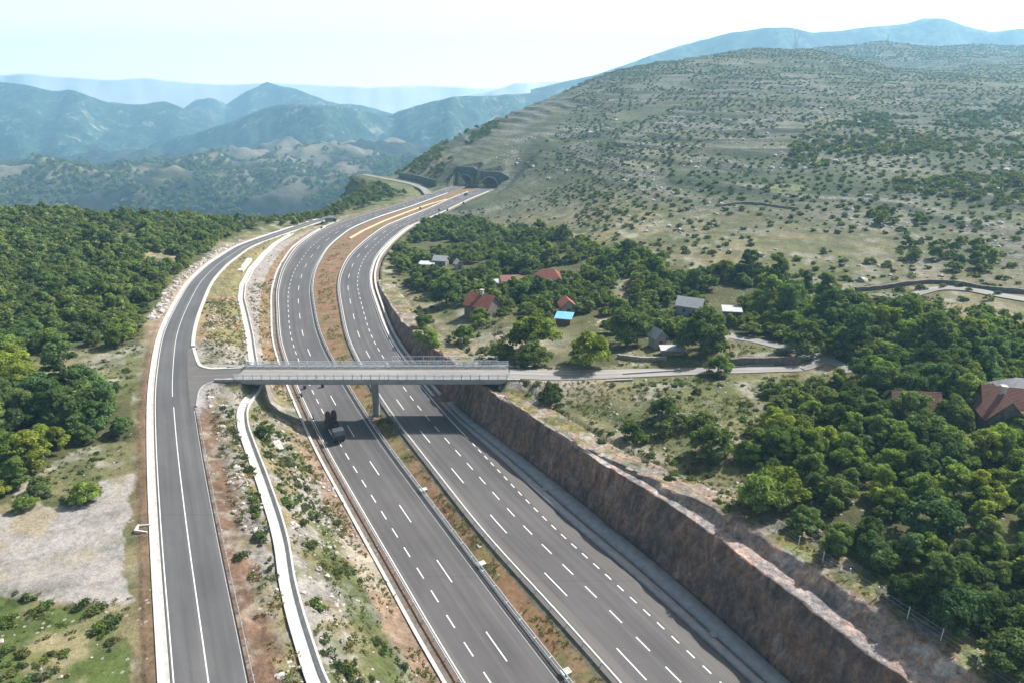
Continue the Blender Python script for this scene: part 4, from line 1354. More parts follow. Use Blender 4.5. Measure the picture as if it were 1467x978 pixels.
slab([(396, 632), (403, 647)], 1.3, 0.3, 'small white concrete slab beside the round bush on the bank')
slab([(344, 389), (358, 371)], 2.0, 0.3, 'white concrete slab on the dry grass beside the winding channel')
R = np.array([(*at(x, y, 0.6), 0.6) for x, y in ((501, 342), (520, 331), (548, 318), (584, 304), (612, 294), (640, 286))]); R = resample(R, 1.5, 4)
o = path_sweep('kerb', R, [(-0.5, -0.4), (-0.5, 0.35), (0.5, 0.35), (0.5, -0.4)], simple('sandy_concrete', (0.62, 0.46, 0.32), 0.9, 0.2, 1)); tag(o, 'long sandy coloured edging in the middle of the far median', 'edging')
wmid = [hit(375, 741), hit(398, 737)]


# ------------------------------------------------------------------ tunnel mouths
def portal(px, py, base, k, W, Hh, label, wing_l, wing_r, yb):
    x, y = at(px, py, 0)
    y = yb
    b0, b1 = base
    xc = 0.5 * (float(cx(b0, y)) + float(cx(b1, y)))
    sl = float(cx(b0, y) - cx(b0, y - 4)) / 4
    z0 = 0.0 if 'L' in b0 else ZR
    t = empty('tunnel_portal', (xc, y, z0), -math.atan(sl), label, 'tunnel')
    r = 6.1
    arch = [(r * math.cos(a), 1.6 + r * 0.93 * math.sin(a)) for a in np.linspace(0, math.pi, 25)]
    outline = [(wing_r, -1), (wing_r, Hh * 0.72), (wing_r * 0.55, Hh), (wing_l * 0.8, Hh * 1.02), (wing_l, Hh * 0.86), (wing_l, -1), (-r, -1)] + arch[::-1] + [(r, -1)]
    mb = MB(); mb.prism(outline, 0, 2.0); mb.build('headwall', M['shotcrete'], t)
    ra, rb = r + 0.02, r + 0.75
    vs, fs = [], []
    angs = np.linspace(-0.12, math.pi + 0.12, 29)
    for a in angs:
        for q, yy in ((ra, -1.2), (rb, -1.2), (rb, 0.0), (ra, 0.3)):
            vs.append((q * math.cos(a), yy, 1.6 + q * 0.93 * math.sin(a)))
    for i in range(len(angs) - 1):
        for j in range(4):
            fs.append((i * 4 + j, i * 4 + (j + 1) % 4, i * 4 + 4 + (j + 1) % 4, i * 4 + 4 + j))
    mb = MB(); mb.add(vs, fs + [(0, 1, 2, 3), tuple(len(vs) - 4 + i for i in (3, 2, 1, 0))]); mb.build('arch_ring', M['concrete2'], t)
    vs, fs = [], []
    for i, yy in enumerate((2.0, 12, 30, 60)):
        for (a, c) in [(r + 0.01, -1)] + [(q * 1.002, h) for q, h in arch] + [(-r - 0.01, -1)]:
            vs.append((a, yy - 2.02 * (i == 0), c))
    m = len(arch) + 2
    for i in range(3):
        for j in range(m - 1): fs.append((i * m + j, i * m + j + 1, (i + 1) * m + j + 1, (i + 1) * m + j))
    fs.append(tuple(3 * m + j for j in range(m)))
    mb = MB(); mb.add(vs, fs); mb.build('tunnel_bore', M['dark_void'], t)
    mb = MB(); mb.add([(-r, 0, 0.01), (r, 0, 0.01), (r, 60, 0.01), (-r, 60, 0.01)], [(0, 1, 2, 3)]); mb.build('tunnel_floor', M['dark_void'], t)
    return t


portal(668, 264, ('L1', 'L2'), 'kl', 22, 13.5, 'left tunnel portal in a dark shotcrete face at the end of the motorway', -9.0, 13.5, 549.0)
portal(710, 269, ('R1', 'R2'), 'kr', 22, 11.5, 'right tunnel portal with pale arch ring at the end of the motorway', -8.0, 15.0, 526.0)
# sprayed wall between the mouths
x1, y1 = float(cx('R1', 526)) - 2.8, 526.0
mb = MB()
vs = [(x1, y1, 0), (x1, y1 + 2, 0), (x1 - 7, y1 + 14, 0), (x1 - 7, y1 + 16, 0)]
top = [(x1, y1, 7.6), (x1, y1 + 2, 7.6), (x1 - 7, y1 + 14, 5.6), (x1 - 7, y1 + 16, 5.6)]
mb.add(vs + top, [(0, 2, 6, 4), (1, 5, 7, 3), (0, 4, 5, 1), (2, 3, 7, 6), (4, 6, 7, 5), (0, 1, 3, 2)])
o = mb.build('retaining_wall', M['shotcrete']); tag(o, 'dark shotcrete wall between the two tunnel mouths', 'retaining wall')
R = np.array([hit(*q) for q in ((572, 254.5), (588, 257), (606, 260.5), (626, 266.5))]); R = resample(R, 3, 2)
R[:, 2] = terrain(R[:, 0], R[:, 1])
o = path_sweep('retaining_wall', R, [(-0.6, -2), (-0.6, 4.2), (0.6, 4.2), (0.6, -2)], M['shotcrete']); tag(o, 'dark wall above the local road near the tunnels', 'retaining wall')


# ------------------------------------------------------------------ vehicles and things on the road
def wheel(parent, x, y, r, w):
    o = MB().tube((x, y - w / 2, r), (x, y + w / 2, r), r, r, 18).build('wheel', M['tyre'], parent)
    MB().tube((x, y - w / 2 - 0.012, r), (x, y + w / 2 + 0.012, r), r * 0.55, r * 0.55, 12).build('rim', M['steel_dark'], o)


def heading(base, y):
    return math.atan2(1.0, float(cx(base, y + 1) - cx(base, y - 1)) / 2)


x, y = at(480, 622)
t = empty('work_truck', (x, y, 0), heading('L2', y) + math.pi, 'dark red work truck with tall twin tanks standing in the bridge shade', 'truck')
MB().box(-4.6, 4.4, -0.45, 0.45, 0.62, 0.9).box(-4.6, 4.4, -1.2, 1.2, 0.9, 1.12).build('chassis', M['dark_paint'], t, 0.02)
cab = MB().prism([(2.7, 1.13), (4.75, 1.13), (4.85, 2.0), (4.5, 2.95), (2.7, 3.0)], -1.2, 1.2).build('cab', M['dark_paint'], t, 0.03)
MB().prism([(4.83, 2.03), (4.88, 2.05), (4.57, 2.85), (4.52, 2.83)], -1.05, 1.05).build('windscreen', M['glass'], cab)
for s in (-1, 1): MB().box(3.3, 4.3, s * 1.205 - 0.012, s * 1.205 + 0.012, 2.05, 2.75).build('side_window', M['glass'], cab)
MB().box(-4.5, -0.4, -1.2, 1.2, 1.13, 2.1).box(-3.9, -0.9, -1.05, 1.05, 2.1, 2.7).build('engine_housing', M['machine'], t, 0.05)
for xx in (-0.66, 0.66):
    tk = MB().tube((-2.6, xx, 2.7), (-2.6, xx, 4.2), 0.62, 0.6, 20).tube((-2.6, xx, 4.2), (-2.6, xx, 4.7), 0.6, 0.25, 20).build('tank', M['machine'], t)
    MB().tube((-2.6, xx, 3.4), (-2.6, xx, 3.55), 0.65, 0.65, 20).build('band', M['dark_paint'], tk)
MB().tube((0.2, 0, 1.1), (0.9, 0, 2.6), 0.2, 0.16).tube((0.9, 0, 2.6), (2.4, 0.2, 3.2), 0.14, 0.1).build('loader_arm', M['machine'], t)
MB().box(-0.35, 2.4, -1.2, -1.12, 1.13, 1.6).box(-0.35, 2.4, 1.12, 1.2, 1.13, 1.6).build('side_board', M['steel'], t)
for xx in (-3.6, -2.3, 3.5):
    for s in (-1.05, 1.05): wheel(t, xx, s, 0.52, 0.34)
for s in (-0.9, 0.9): MB().box(4.84, 4.9, s - 0.16, s + 0.16, 1.3, 1.5).build('headlight', M['glass'], t)

x, y = at(474, 318.5, 0.3)
t = empty('box_truck', (x, y, float(terrain(x, y)) + 0.05), math.radians(14), 'small dark box truck parked where the side road meets the motorway', 'truck')
MB().box(-3.0, 3.0, -0.9, 0.9, 0.5, 0.8).build('chassis', M['dark_paint'], t)
MB().box(-3.1, 1.2, -1.15, 1.15, 0.8, 3.0).build('cargo_box', M['steel_dark'], t, 0.03)
cab = MB().prism([(1.25, 0.8), (3.1, 0.8), (3.2, 1.5), (2.6, 2.35), (1.25, 2.4)], -1.05, 1.05).build('cab', M['dark_paint'], t, 0.03)
MB().prism([(3.16, 1.55), (3.2, 1.56), (2.66, 2.28), (2.62, 2.26)], -0.95, 0.95).build('windscreen', M['glass'], cab)
for xx in (-2.0, 2.3):
    for s in (-0.95, 0.95): wheel(t, xx, s, 0.45, 0.28)


def car(px, py, z, rz, mat, label):
    x, y = at(px, py, z)
    t = empty('car', (x, y, z), rz, label, 'car')
    b = MB().prism([(-2.1, 0.35), (2.1, 0.35), (2.15, 0.75), (1.1, 0.92), (-1.9, 0.95), (-2.12, 0.8)], -0.87, 0.87).prism([(-1.75, 0.95), (0.95, 0.93), (0.35, 1.45), (-1.35, 1.48)], -0.76, 0.76).build('body', mat, t, 0.03)
    MB().prism([(-1.6, 0.99), (0.82, 0.97), (0.30, 1.40), (-1.28, 1.42)], -0.775, 0.775).build('side_window', M['glass'], t)
    for xx in (-1.3, 1.3):
        for s in (-0.8, 0.8): wheel(t, xx, s, 0.31, 0.2)


car(662, 279.5, 0.1, heading('R1', 470), M['dark_paint'], 'dark car standing near the tunnels, left one of a pair')
car(668, 279.8, ZR, heading('R1', 470), M['dark_paint'], 'dark car standing near the tunnels, right one of a pair')

for px, py, z, lab in ((437, 556, 0, 'dark drum below the left end of the bridge, leftmost of two by its edge'), (462.5, 554, 0, 'dark drum below the bridge edge, in the middle of the carriageway'),
                       (431.5, 568, 0, 'dark drum at the carriageway edge behind the work truck'), (461, 328, 0, 'dark drum on the carriageway edge near the box truck'),
                       (629, 302.5, ZR, 'dark drum on the far carriageway, nearer one of two before the cars'), (641, 302.5, ZR, 'dark drum on the far carriageway, farther one of two before the cars'),
                       (664, 292.5, ZR, 'dark drum at the edge of the far carriageway by the tunnel slope'), (602, 300, 0.6, 'dark drum on the sandy edging in the far median')):
    x, y = at(px, py, z)
    g = 1.0 if y < 250 else 1.35
    t = empty('barrel', (x, y, z + 0.004), random.random(), lab, 'drum')
    MB().tube((0, 0, 0), (0, 0, 0.95 * g), 0.40 * g, 0.40 * g, 16).build('body', M['dark_paint'], t)
    MB().tube((0, 0, 0.3 * g), (0, 0, 0.36 * g), 0.43 * g, 0.43 * g, 16).tube((0, 0, 0.62 * g), (0, 0, 0.68 * g), 0.43 * g, 0.43 * g, 16).build('hoop', M['machine'], t)
x, y = at(449, 600)
t = empty('marker_post', (x, y, 0.004), 0, 'thin dark marker post at the road edge just behind the work truck', 'marker post')
MB().tube((0, 0, 0), (0, 0, 1.35), 0.11, 0.09, 10).build('pole', M['dark_paint'], t)
MB().box(-0.3, 0.3, -0.3, 0.3, 0, 0.1).build('base', M['tyre'], t)


# ------------------------------------------------------------------ houses of the hamlet
def house(px, py, L, W, h, rh, rot, roof, wall, label, cat='house', chimney=False, hip=False, windows=2, lean=None, name='house', zoff=0.0):
    x, y, z = hit(px, py)
    z = float(min(terrain(x + a, y + b) for a in (-3, 3) for b in (-3, 3)))
    t = empty(name, (x, y, z + zoff), math.radians(rot), label, cat)
    mb = MB()
    if lean is None and not hip:
        mb.prism([(-W / 2, -1), (W / 2, -1), (W / 2, h), (0, h + rh - 0.08), (-W / 2, h)], -L / 2, L / 2)
    else:
        mb.box(-W / 2, W / 2, -L / 2, L / 2, -1, h if lean is None else h)
    wl_ = mb.build('wall', wall, t)
    ov = 0.45
    mb = MB()
    if lean is not None:
        mb.prism([(-W / 2 - ov, h + 0.02), (W / 2 + ov, h + lean), (W / 2 + ov, h + lean + 0.16), (-W / 2 - ov, h + 0.18)], -L / 2 - ov, L / 2 + ov)
        rf = mb.build('roof', roof, t)
        MB().prism([(-W / 2, h), (W / 2, h), (W / 2, h + lean - 0.03)], -L / 2, L / 2).build('gable', wall, wl_)
    elif hip:
        e = min(W, L) * 0.42
        vs = [(-W / 2 - ov, -L / 2 - ov, h), (W / 2 + ov, -L / 2 - ov, h), (W / 2 + ov, L / 2 + ov, h), (-W / 2 - ov, L / 2 + ov, h), (0, -L / 2 + e, h + rh), (0, L / 2 - e, h + rh)]
        mb.add(vs, [(0, 1, 4), (1, 2, 5, 4), (2, 3, 5), (3, 0, 4, 5), (0, 3, 2, 1)]); rf = mb.build('roof', roof, t)
    else:
        sl = rh / (W / 2)
        for s in (-1, 1):
            mb.prism([(0, h + rh), (s * (W / 2 + ov), h - ov * sl), (s * (W / 2 + ov), h - ov * sl + 0.2), (0, h + rh + 0.22)], -L / 2 - ov, L / 2 + ov)
        rf = mb.build('roof', roof, t)
    if chimney:
        MB().box(-0.4, 0.4, -0.45, 0.45, h + rh - 1.2, h + rh + 1.3).box(-0.52, 0.52, -0.57, 0.57, h + rh + 1.3, h + rh + 1.5).build('chimney', M['plaster'], rf)
    mb = MB().box(-0.5, 0.5, -L / 2 - 0.04, -L / 2 + 0.04, 0, 2.0).build('door', M['wood'], t)
    for i in range(windows):
        yy = -L / 2 + (i + 0.6) * L / (windows + 0.4)
        for s in (-1, 1):
            w_ = MB().box(s * W / 2 - 0.05, s * W / 2 + 0.05, yy - 0.5, yy + 0.5, 1.0, 2.1).build('window', M['plaster'], t)
            MB().box(s * W / 2 - 0.062, s * W / 2 + 0.062, yy - 0.4, yy + 0.4, 1.1, 2.0).build('pane', M['glass'], w_)
    return t


house(691, 450, 8.4, 6.6, 3.9, 2.9, 58, M['roof_red'], M['stone_dark'], 'dark stone house with red tiled roof standing alone in the dry clearing', chimney=True)
house(785, 406, 9.7, 6.6, 2.8, 2.8, 78, M['roof_red'], M['plaster'], 'house with the brightest red roof deep among the trees', hip=True)
house(735, 409, 7.9, 4.8, 2.4, 0, 95, M['roof_brown'], M['stone'], 'low house with flat brownish roof beside a white sheet', lean=0.9)
house(712, 412, 3.2, 2.6, 2.0, 0, 100, M['roof_white'], M['stone'], 'tiny shed with a bright white sheet roof', 'shed', lean=0.8, windows=0, name='shed')
house(812, 447, 4.8, 4.0, 2.8, 1.6, 8, M['roof_red'], M['plaster'], 'narrow red roofed outbuilding just behind the blue tarpaulin', 'outbuilding', windows=1)
house(808, 463, 4.0, 3.5, 2.0, 0, 75, M['tarp'], M['wood'], 'shed covered with a bright blue tarpaulin', 'shed', lean=0.7, windows=0, name='shed')
house(988, 449, 6.6, 4.4, 3.0, 1.7, 62, M['roof_grey'], M['concrete2'], 'grey block house with grey roof at the hill side of the hamlet', windows=2)
house(1047, 455, 4.4, 3.2, 2.4, 0, 80, M['roof_white'], M['stone_dark'], 'small dark shed with pale sheet roof above the gravel track', 'shed', lean=0.6, windows=1, name='shed')
house(941, 496, 3.2, 3.0, 3.1, 1.6, 20, M['roof_grey'], M['concrete2'], 'narrow grey shed squeezed between big trees above the lane', 'shed', windows=0, name='shed')
house(963, 507, 5.3, 2.3, 1.5, 0, 88, M['roof_white'], M['stone'], 'low lean-to with pale roof by the rubble heap above the lane', 'shed', lean=0.3, windows=0, name='shed')
house(612, 384, 5.7, 3.5, 2.2, 0, 85, M['roof_white'], M['stone'], 'long low shed with white roof near the motorway curve', 'shed', lean=0.5, windows=0, name='shed')
house(657, 385, 3.0, 2.6, 2.6, 1.2, 25, M['roof_white'], M['plaster'], 'small white hut half hidden by trees near the motorway curve', 'hut', windows=0, name='hut')
house(632, 380, 5.3, 4.0, 2.8, 1.4, 75, M['roof_grey'], M['stone'], 'grey roofed house among trees near the motorway curve', windows=1)
house(1305, 594, 7.9, 4.8, 2.4, 2.6, 84, M['roof_brown'], M['stone'], 'long brown roofed house half buried in the wood', windows=2)
house(1424, 607, 7.9, 6.2, 2.8, 3.4, -14, M['roof_brown'], M['stone_dark'], 'large brown roofed house with dark gable and chimney in the wood', chimney=True)
house(1446, 598, 10.6, 6.6, 2.8, 3.2, 72, M['roof_brown'], M['stone_dark'], 'long brown roofed wing behind the dark gabled house in the wood', windows=2)
house(1452, 585, 7.0, 5.7, 3.9, 2.6, 75, M['roof_grey'], M['concrete2'], 'grey roofed house rising behind the brown roofs in the wood', hip=True)


def stone_wall(pts, w, h, label, mat='stone_dark', name='stone_wall'):
    R = np.array([hit(*q) for q in pts]); R = resample(R, 0.9, 2)
    R[:, 2] = terrain(R[:, 0], R[:, 1]) + (fbm(R[:, 0], R[:, 1], 1.7, 2, 77) - 0.5) * 0.5
    o = path_sweep(name, R, [(-w / 2, -0.8), (-w * 0.4, h * 0.6), (-w * 0.33, h), (w * 0.33, h), (w * 0.4, h * 0.6), (w / 2, -0.8)], M[mat]); tag(o, label, 'stone wall')


stone_wall([(1043, 524), (1080, 522.5), (1120, 522), (1146, 522)], 1.2, 1.9, 'dark dry stone wall holding up the field above the lane')
stone_wall([(1225, 417), (1262, 414), (1300, 408), (1335, 405), (1368, 407), (1400, 413), (1440, 418), (1500, 424)], 1.2, 1.1, 'long dark dry stone wall at the foot of the hill')
stone_wall([(1030, 296), (1060, 292), (1090, 293), (1115, 297), (1140, 300)], 1.4, 0.9, 'dark stone wall on the open hillside below the round field')
stone_wall([(885, 512), (905, 516), (930, 517), (955, 516)], 1.0, 1.0, 'ragged stone wall under the rubble heap above the lane', 'stone')


# ------------------------------------------------------------------ pylons on the ridge
def pylon(px, Y, row_base, row_top, label):
    z = CAMZ + slope_of_row(row_base) * Y; zt = CAMZ + slope_of_row(row_top) * Y
    x = (px - 733.5) / F * (Y * 0.937 + 25)
    z = float(terrain(x, Y)) - 1; h = max(zt - z, 20)
    t = empty('pylon', (x, Y, z), 0.3, label, 'pylon')
    mb = MB(); b = h * 0.09; th = 0.28
    for sx in (-1, 1):
        for sy in (-1, 1):
            mb.tube((sx * b, sy * b, 0), (sx * b * 0.35, sy * b * 0.35, h * 0.62), th, th * 0.8, 5)
            mb.tube((sx * b * 0.35, sy * b * 0.35, h * 0.62), (sx * b * 1.5, sy * 0.3, h * 0.95), th * 0.8, th * 0.6, 5)
    for i in range(6):
        u0, u1 = i / 6, (i + 1) / 6
        w0, w1 = b * (1 - 0.65 * u0), b * (1 - 0.65 * u1)
        for s in (-1, 1):
            mb.tube((-w0, s * w0, h * 0.62 * u0), (w1, s * w1, h * 0.62 * u1), th * 0.5, th * 0.5, 4)
            mb.tube((w0, s * w0, h * 0.62 * u0), (-w1, s * w1, h * 0.62 * u1), th * 0.5, th * 0.5, 4)
    mb.build('tower', M['steel_dark'], t)
    MB().tube((-h * 0.26, 0, h * 0.95), (h * 0.26, 0, h * 0.95), th, th, 5).tube((-h * 0.26, 0, h * 0.95), (-h * 0.1, 0, h), th * .6, th * .6, 4).tube((h * 0.26, 0, h * 0.95), (h * 0.1, 0, h), th * .6, th * .6, 4).build('cross_arm', M['steel_dark'], t)


pylon(1124, 1250, 70, 43, 'faint steel pylon on the ridge, left one of two')
pylon(1252, 1690, 68, 50, 'faint steel pylon on the ridge, right one of two, smaller')

# wire fence on the lip of the cutting
fp = [(float(face_top_x(y_) + 6.4 * cx('kr', y_)), y_, 0.0) for y_ in (48.0, 56.0, 64.0, 72.0, 80.0, 86.0)]
R = resample(np.array(fp), 4.0, 1); R[:, 2] = terrain(R[:, 0], R[:, 1])
t = empty('wire_fence', tuple(R[0]), 0, 'thin wire fence on posts at the wood edge above the cutting', 'fence')
o0 = Vector(R[0])
pm = None
for q in R:
    if pm is None: o = MB().tube((0, 0, -0.4), (0, 0, 1.9), 0.07, 0.06, 6).build('post', M['steel'], t); pm = o.data
    else: o = link(bpy.data.objects.new('post', pm), t)
    o.location = Vector(q) - o0
mb = MB()
for a, b in zip(R[:-1], R[1:]):
    for h in (0.5, 1.1, 1.7): mb.tube(Vector(a) - o0 + Vector((0, 0, h)), Vector(b) - o0 + Vector((0, 0, h)), 0.012, 0.012, 4)
mb.build('wire', M['steel'], t)


# ------------------------------------------------------------------ foliage prototypes
def leaf_cloud(rg, blobs, ncard, size, up=0.35, tone_sd=0.2):
    """small leaf sprays spread over many uneven clumps; returns verts, quads, tones"""
    V, Cc = [], []
    for (c, r, tone) in blobs:
        n = max(6, int(ncard * r[0] * r[0]))
        d = rg.normal(size=(n, 3)); d /= np.linalg.norm(d, axis=1, keepdims=True)
        d[:, 2] = np.where(d[:, 2] < -0.35, -d[:, 2], d[:, 2])
        rad = rg.uniform(0.45, 1.25, n) ** 0.75
        p = np.array(c) + d * rad[:, None] * np.array(r)
        nr = d + rg.normal(scale=0.55, size=(n, 3)) + np.array([0, 0, up]); nr /= np.linalg.norm(nr, axis=1, keepdims=True)
        a = np.cross(nr, rg.normal(size=(n, 3))); a /= np.linalg.norm(a, axis=1, keepdims=True); b = np.cross(nr, a)
        s = (size * rg.uniform(0.6, 1.35, n))[:, None]
        l = s * rg.uniform(0.7, 1.0, n)[:, None]
        q = np.stack([p - a * s - b * l * 0.4, p + a * s * 0.3 - b * l, p + a * s + b * l * 0.4, p - a * s * 0.3 + b * l], 1)
        V.append(q.reshape(-1, 3))
        t = (tone * rg.uniform(0.66, 1.38, n))[:, None]
        hue = rg.uniform(-0.12, 0.14, n)[:, None]
        col = np.concatenate([t * (1 + hue), t, t * (1 - hue)], 1)
        Cc.append(np.repeat(col, 4, 0))
    V = np.concatenate(V); Cc = np.concatenate(Cc)
    return V, np.arange(len(V)).reshape(-1, 4), Cc


def crown_mesh(seed, form, R, H, ncard=250, size=0.165, mat='leaf', nb=46):
    rg = np.random.default_rng(seed)
    blobs = []
    for i in range(nb):
        a = rg.uniform(0, 2 * math.pi); q = math.sqrt(rg.uniform(0, 1))
        el = math.sqrt(max(0.0, 1 - q * q))
        if form == 'round': zc = 0.18 + 0.62 * el * rg.uniform(0.25, 1.05); rad = R * 0.82 * q
        elif form == 'spreading': zc = 0.24 + 0.46 * el * rg.uniform(0.2, 1.1); rad = R * 1.0 * q
        elif form == 'tall': zc = rg.uniform(0.12, 0.95); rad = R * 0.72 * q * math.sqrt(max(0.08, 1 - ((zc - 0.42) / 0.56) ** 2))
        elif form == 'lopsided': zc = 0.20 + 0.56 * el * rg.uniform(0.2, 1.1) + 0.1 * math.cos(a); rad = R * (0.70 + 0.28 * math.cos(a)) * q
        else: zc = rg.uniform(0.12, 0.92); rad = R * rg.uniform(0.3, 1.1) * q ** 0.6 * (1.25 - 0.75 * zc)
        rb = R * rg.uniform(0.13, 0.31)
        blobs.append(((rad * math.cos(a), rad * math.sin(a), H * zc), (rb, rb * rg.uniform(0.8, 1.2), rb * rg.uniform(0.6, 1.0)), rg.uniform(0.62, 1.38)))
    V, Q, Cc = leaf_cloud(rg, blobs, ncard, size)
    return np_mesh('crown', V, Q, M[mat], False, Cc), blobs


def trunk_mesh(seed, H, blobs, r=0.2):
    rg = np.random.default_rng(seed + 99)
    mb = MB(); k = H * 0.34
    mb.tube((0, 0, -0.4), (0.1, 0.05, k * 0.5), r * 1.25, r, 8).tube((0.1, 0.05, k * 0.5), (0, 0.1, k), r, r * 0.8, 8)
    for i in rg.choice(len(blobs), 6, replace=False):
        c = blobs[i][0]; m = (c[0] * 0.4, c[1] * 0.4, k + (c[2] - k) * 0.5)
        mb.tube((0, 0.1, k * 0.96), m, r * 0.55, r * 0.35, 6).tube(m, c, r * 0.35, r * 0.12, 5)
    me = bpy.data.meshes.new('trunk'); me.from_pydata(mb.v, [], mb.f); me.materials.append(M['bark'])
    return me


FORMS = ['round', 'spreading', 'tall', 'lopsided', 'ragged', 'round', 'spreading', 'ragged']
TREES = []
for i, fm in enumerate(FORMS):
    H = {'round': 6.4, 'spreading': 5.6, 'tall': 8.2, 'lopsided': 6.2, 'ragged': 6.6}[fm]
    cm, bl = crown_mesh(300 + i, fm, 3.3, H, nb=44 + 5 * (i % 3))
    TREES.append((cm, trunk_mesh(i, H, bl), fm, H))
SHRUBS = []
for i in range(6):
    rg = np.random.default_rng(500 + i)
    bl = []
    for j in range(9 if i < 4 else 6):
        a, q = rg.uniform(0, 6.28), math.sqrt(rg.uniform(0, 1))
        bl.append(((0.95 * q * math.cos(a), 0.95 * q * math.sin(a), 0.18 + 0.6 * (1 - q * q) * rg.uniform(0.2, 1)), (rg.uniform(0.3, 0.55),) * 2 + (rg.uniform(0.28, 0.42),), rg.uniform(0.75, 1.25)))
    V, Q, Cc = leaf_cloud(rg, bl, 210 if i < 4 else 120, 0.13)
    SHRUBS.append(np_mesh('shrub', V, Q, M['leaf_bush'], False, Cc))
# lighter versions for the distance
FARTREE = []
for i, fm in enumerate(['round', 'spreading', 'ragged', 'lopsided']):
    cm, _ = crown_mesh(700 + i, fm, 3.4, 5.8, ncard=80, size=0.29, nb=34); FARTREE.append(cm)
FARSHRUB = []
M['leaf_scrub'] = m_leaf('leaves_hill_scrub', (0.066, 0.094, 0.054), (0.118, 0.142, 0.080))
for i in range(4):
    rg = np.random.default_rng(800 + i)
    bl = [((rg.normal() * 0.45, rg.normal() * 0.45, rg.uniform(0.08, 0.55)), (rg.uniform(0.4, 0.65),) * 2 + (0.36,), rg.uniform(0.75, 1.25)) for _ in range(6)]
    V, Q, Cc = leaf_cloud(rg, bl, 46, 0.26); FARSHRUB.append(np_mesh('scrub', V, Q, M['leaf_scrub'], False, Cc))
ROCKS = []
for i in range(5):
    bm = bmesh.new(); bmesh.ops.create_icosphere(bm, subdivisions=2, radius=0.5)
    rg = np.random.default_rng(900 + i)
    for v in bm.verts:
        v.co *= 1 + rg.uniform(-0.2, 0.2) + 0.18 * math.sin(v.co.x * 7 + i) * math.cos(v.co.y * 6 - i); v.co.z *= 0.68
    me = bpy.data.meshes.new('rock'); bm.to_mesh(me); bm.free(); me.materials.append(M['limestone']); ROCKS.append(me)
TUFTS = []
M['dry_grass'] = m_leaf('dry_grass', (0.15, 0.128, 0.056), (0.21, 0.172, 0.078))
M['green_weed'] = m_leaf('green_weed', (0.08, 0.115, 0.03), (0.12, 0.15, 0.045))
for i in range(4):
    rg = np.random.default_rng(950 + i)
    bl = [((rg.normal() * 0.25, rg.normal() * 0.25, 0.12), (0.3, 0.3, 0.22), rg.uniform(0.8, 1.2)) for _ in range(3)]
    V, Q, Cc = leaf_cloud(rg, bl, 150, 0.09); TUFTS.append(np_mesh('tuft', V, Q, M['dry_grass'] if i % 2 else M['green_weed'], False, Cc))


def scatter(name, pts, scl, rz, idx, meshes, label):
    """what nobody would count: one object, its pieces placed on the ground by geometry nodes"""
    pts = np.asarray(pts, np.float32)
    col = bpy.data.collections.new(name + '_kinds')
    for i, me in enumerate(meshes):
        col.objects.link(bpy.data.objects.new('%s_kind_%02d' % (name, i), me))
    me = bpy.data.meshes.new(name); me.vertices.add(len(pts)); me.vertices.foreach_set('co', pts.ravel())
    for nm, tp, v in (('scl', 'FLOAT', scl), ('rz', 'FLOAT', rz), ('idx', 'INT', idx)):
        a = me.attributes.new(nm, tp, 'POINT'); a.data.foreach_set('value', np.asarray(v, np.int32 if tp == 'INT' else np.float32))
    me.update()
    o = link(bpy.data.objects.new(name, me))
    ng = bpy.data.node_groups.new(name + '_nodes', 'GeometryNodeTree')
    ng.interface.new_socket('Geometry', in_out='INPUT', socket_type='NodeSocketGeometry')
    ng.interface.new_socket('Geometry', in_out='OUTPUT', socket_type='NodeSocketGeometry')
    gi, go = ng.nodes.new('NodeGroupInput'), ng.nodes.new('NodeGroupOutput')
    ci = ng.nodes.new('GeometryNodeCollectionInfo'); ci.inputs['Collection'].default_value = col
    ci.inputs['Separate Children'].default_value = True; ci.inputs['Reset Children'].default_value = True
    ip = ng.nodes.new('GeometryNodeInstanceOnPoints'); ip.inputs['Pick Instance'].default_value = True
    def attr(nm, tp):
        n = ng.nodes.new('GeometryNodeInputNamedAttribute'); n.data_type = tp; n.inputs['Name'].default_value = nm
        return [s for s in n.outputs if s.enabled][0]
    cxyz = ng.nodes.new('ShaderNodeCombineXYZ')
    ng.links.new(attr('rz', 'FLOAT'), cxyz.inputs['Z'])
    ng.links.new(gi.outputs[0], ip.inputs['Points']); ng.links.new(ci.outputs[0], ip.inputs['Instance'])
    ng.links.new(attr('idx', 'INT'), ip.inputs['Instance Index'])
    ng.links.new(cxyz.outputs[0], ip.inputs['Rotation']); ng.links.new(attr('scl', 'FLOAT'), ip.inputs['Scale'])
    ng.links.new(ip.outputs[0], go.inputs[0])
    md = o.modifiers.new('scatter', 'NODES'); md.node_group = ng
    return tag(o, label, None, None, 'stuff')


# ------------------------------------------------------------------ where the trees stand
def jitter_grid(x0, x1, y0, y1, sp, rg, j=0.42):
    X, Y = np.meshgrid(np.arange(x0, x1, sp), np.arange(y0, y1, sp))
    X = X + (np.arange(X.shape[0]) % 2)[:, None] * sp * 0.5
    X = X + rg.uniform(-j, j, X.shape) * sp; Y = Y + rg.uniform(-j, j, Y.shape) * sp
    return X.ravel(), Y.ravel()


HOUSES = [(o.location.x, o.location.y) for o in C.objects if o.get('category') in ('house', 'shed', 'hut', 'outbuilding')]
TRK = np.vstack([LR[:, :2]] + [np.array([[v.co.x, v.co.y] for v in o.data.vertices][::5]) for o in C.objects if o.name.startswith('path')])


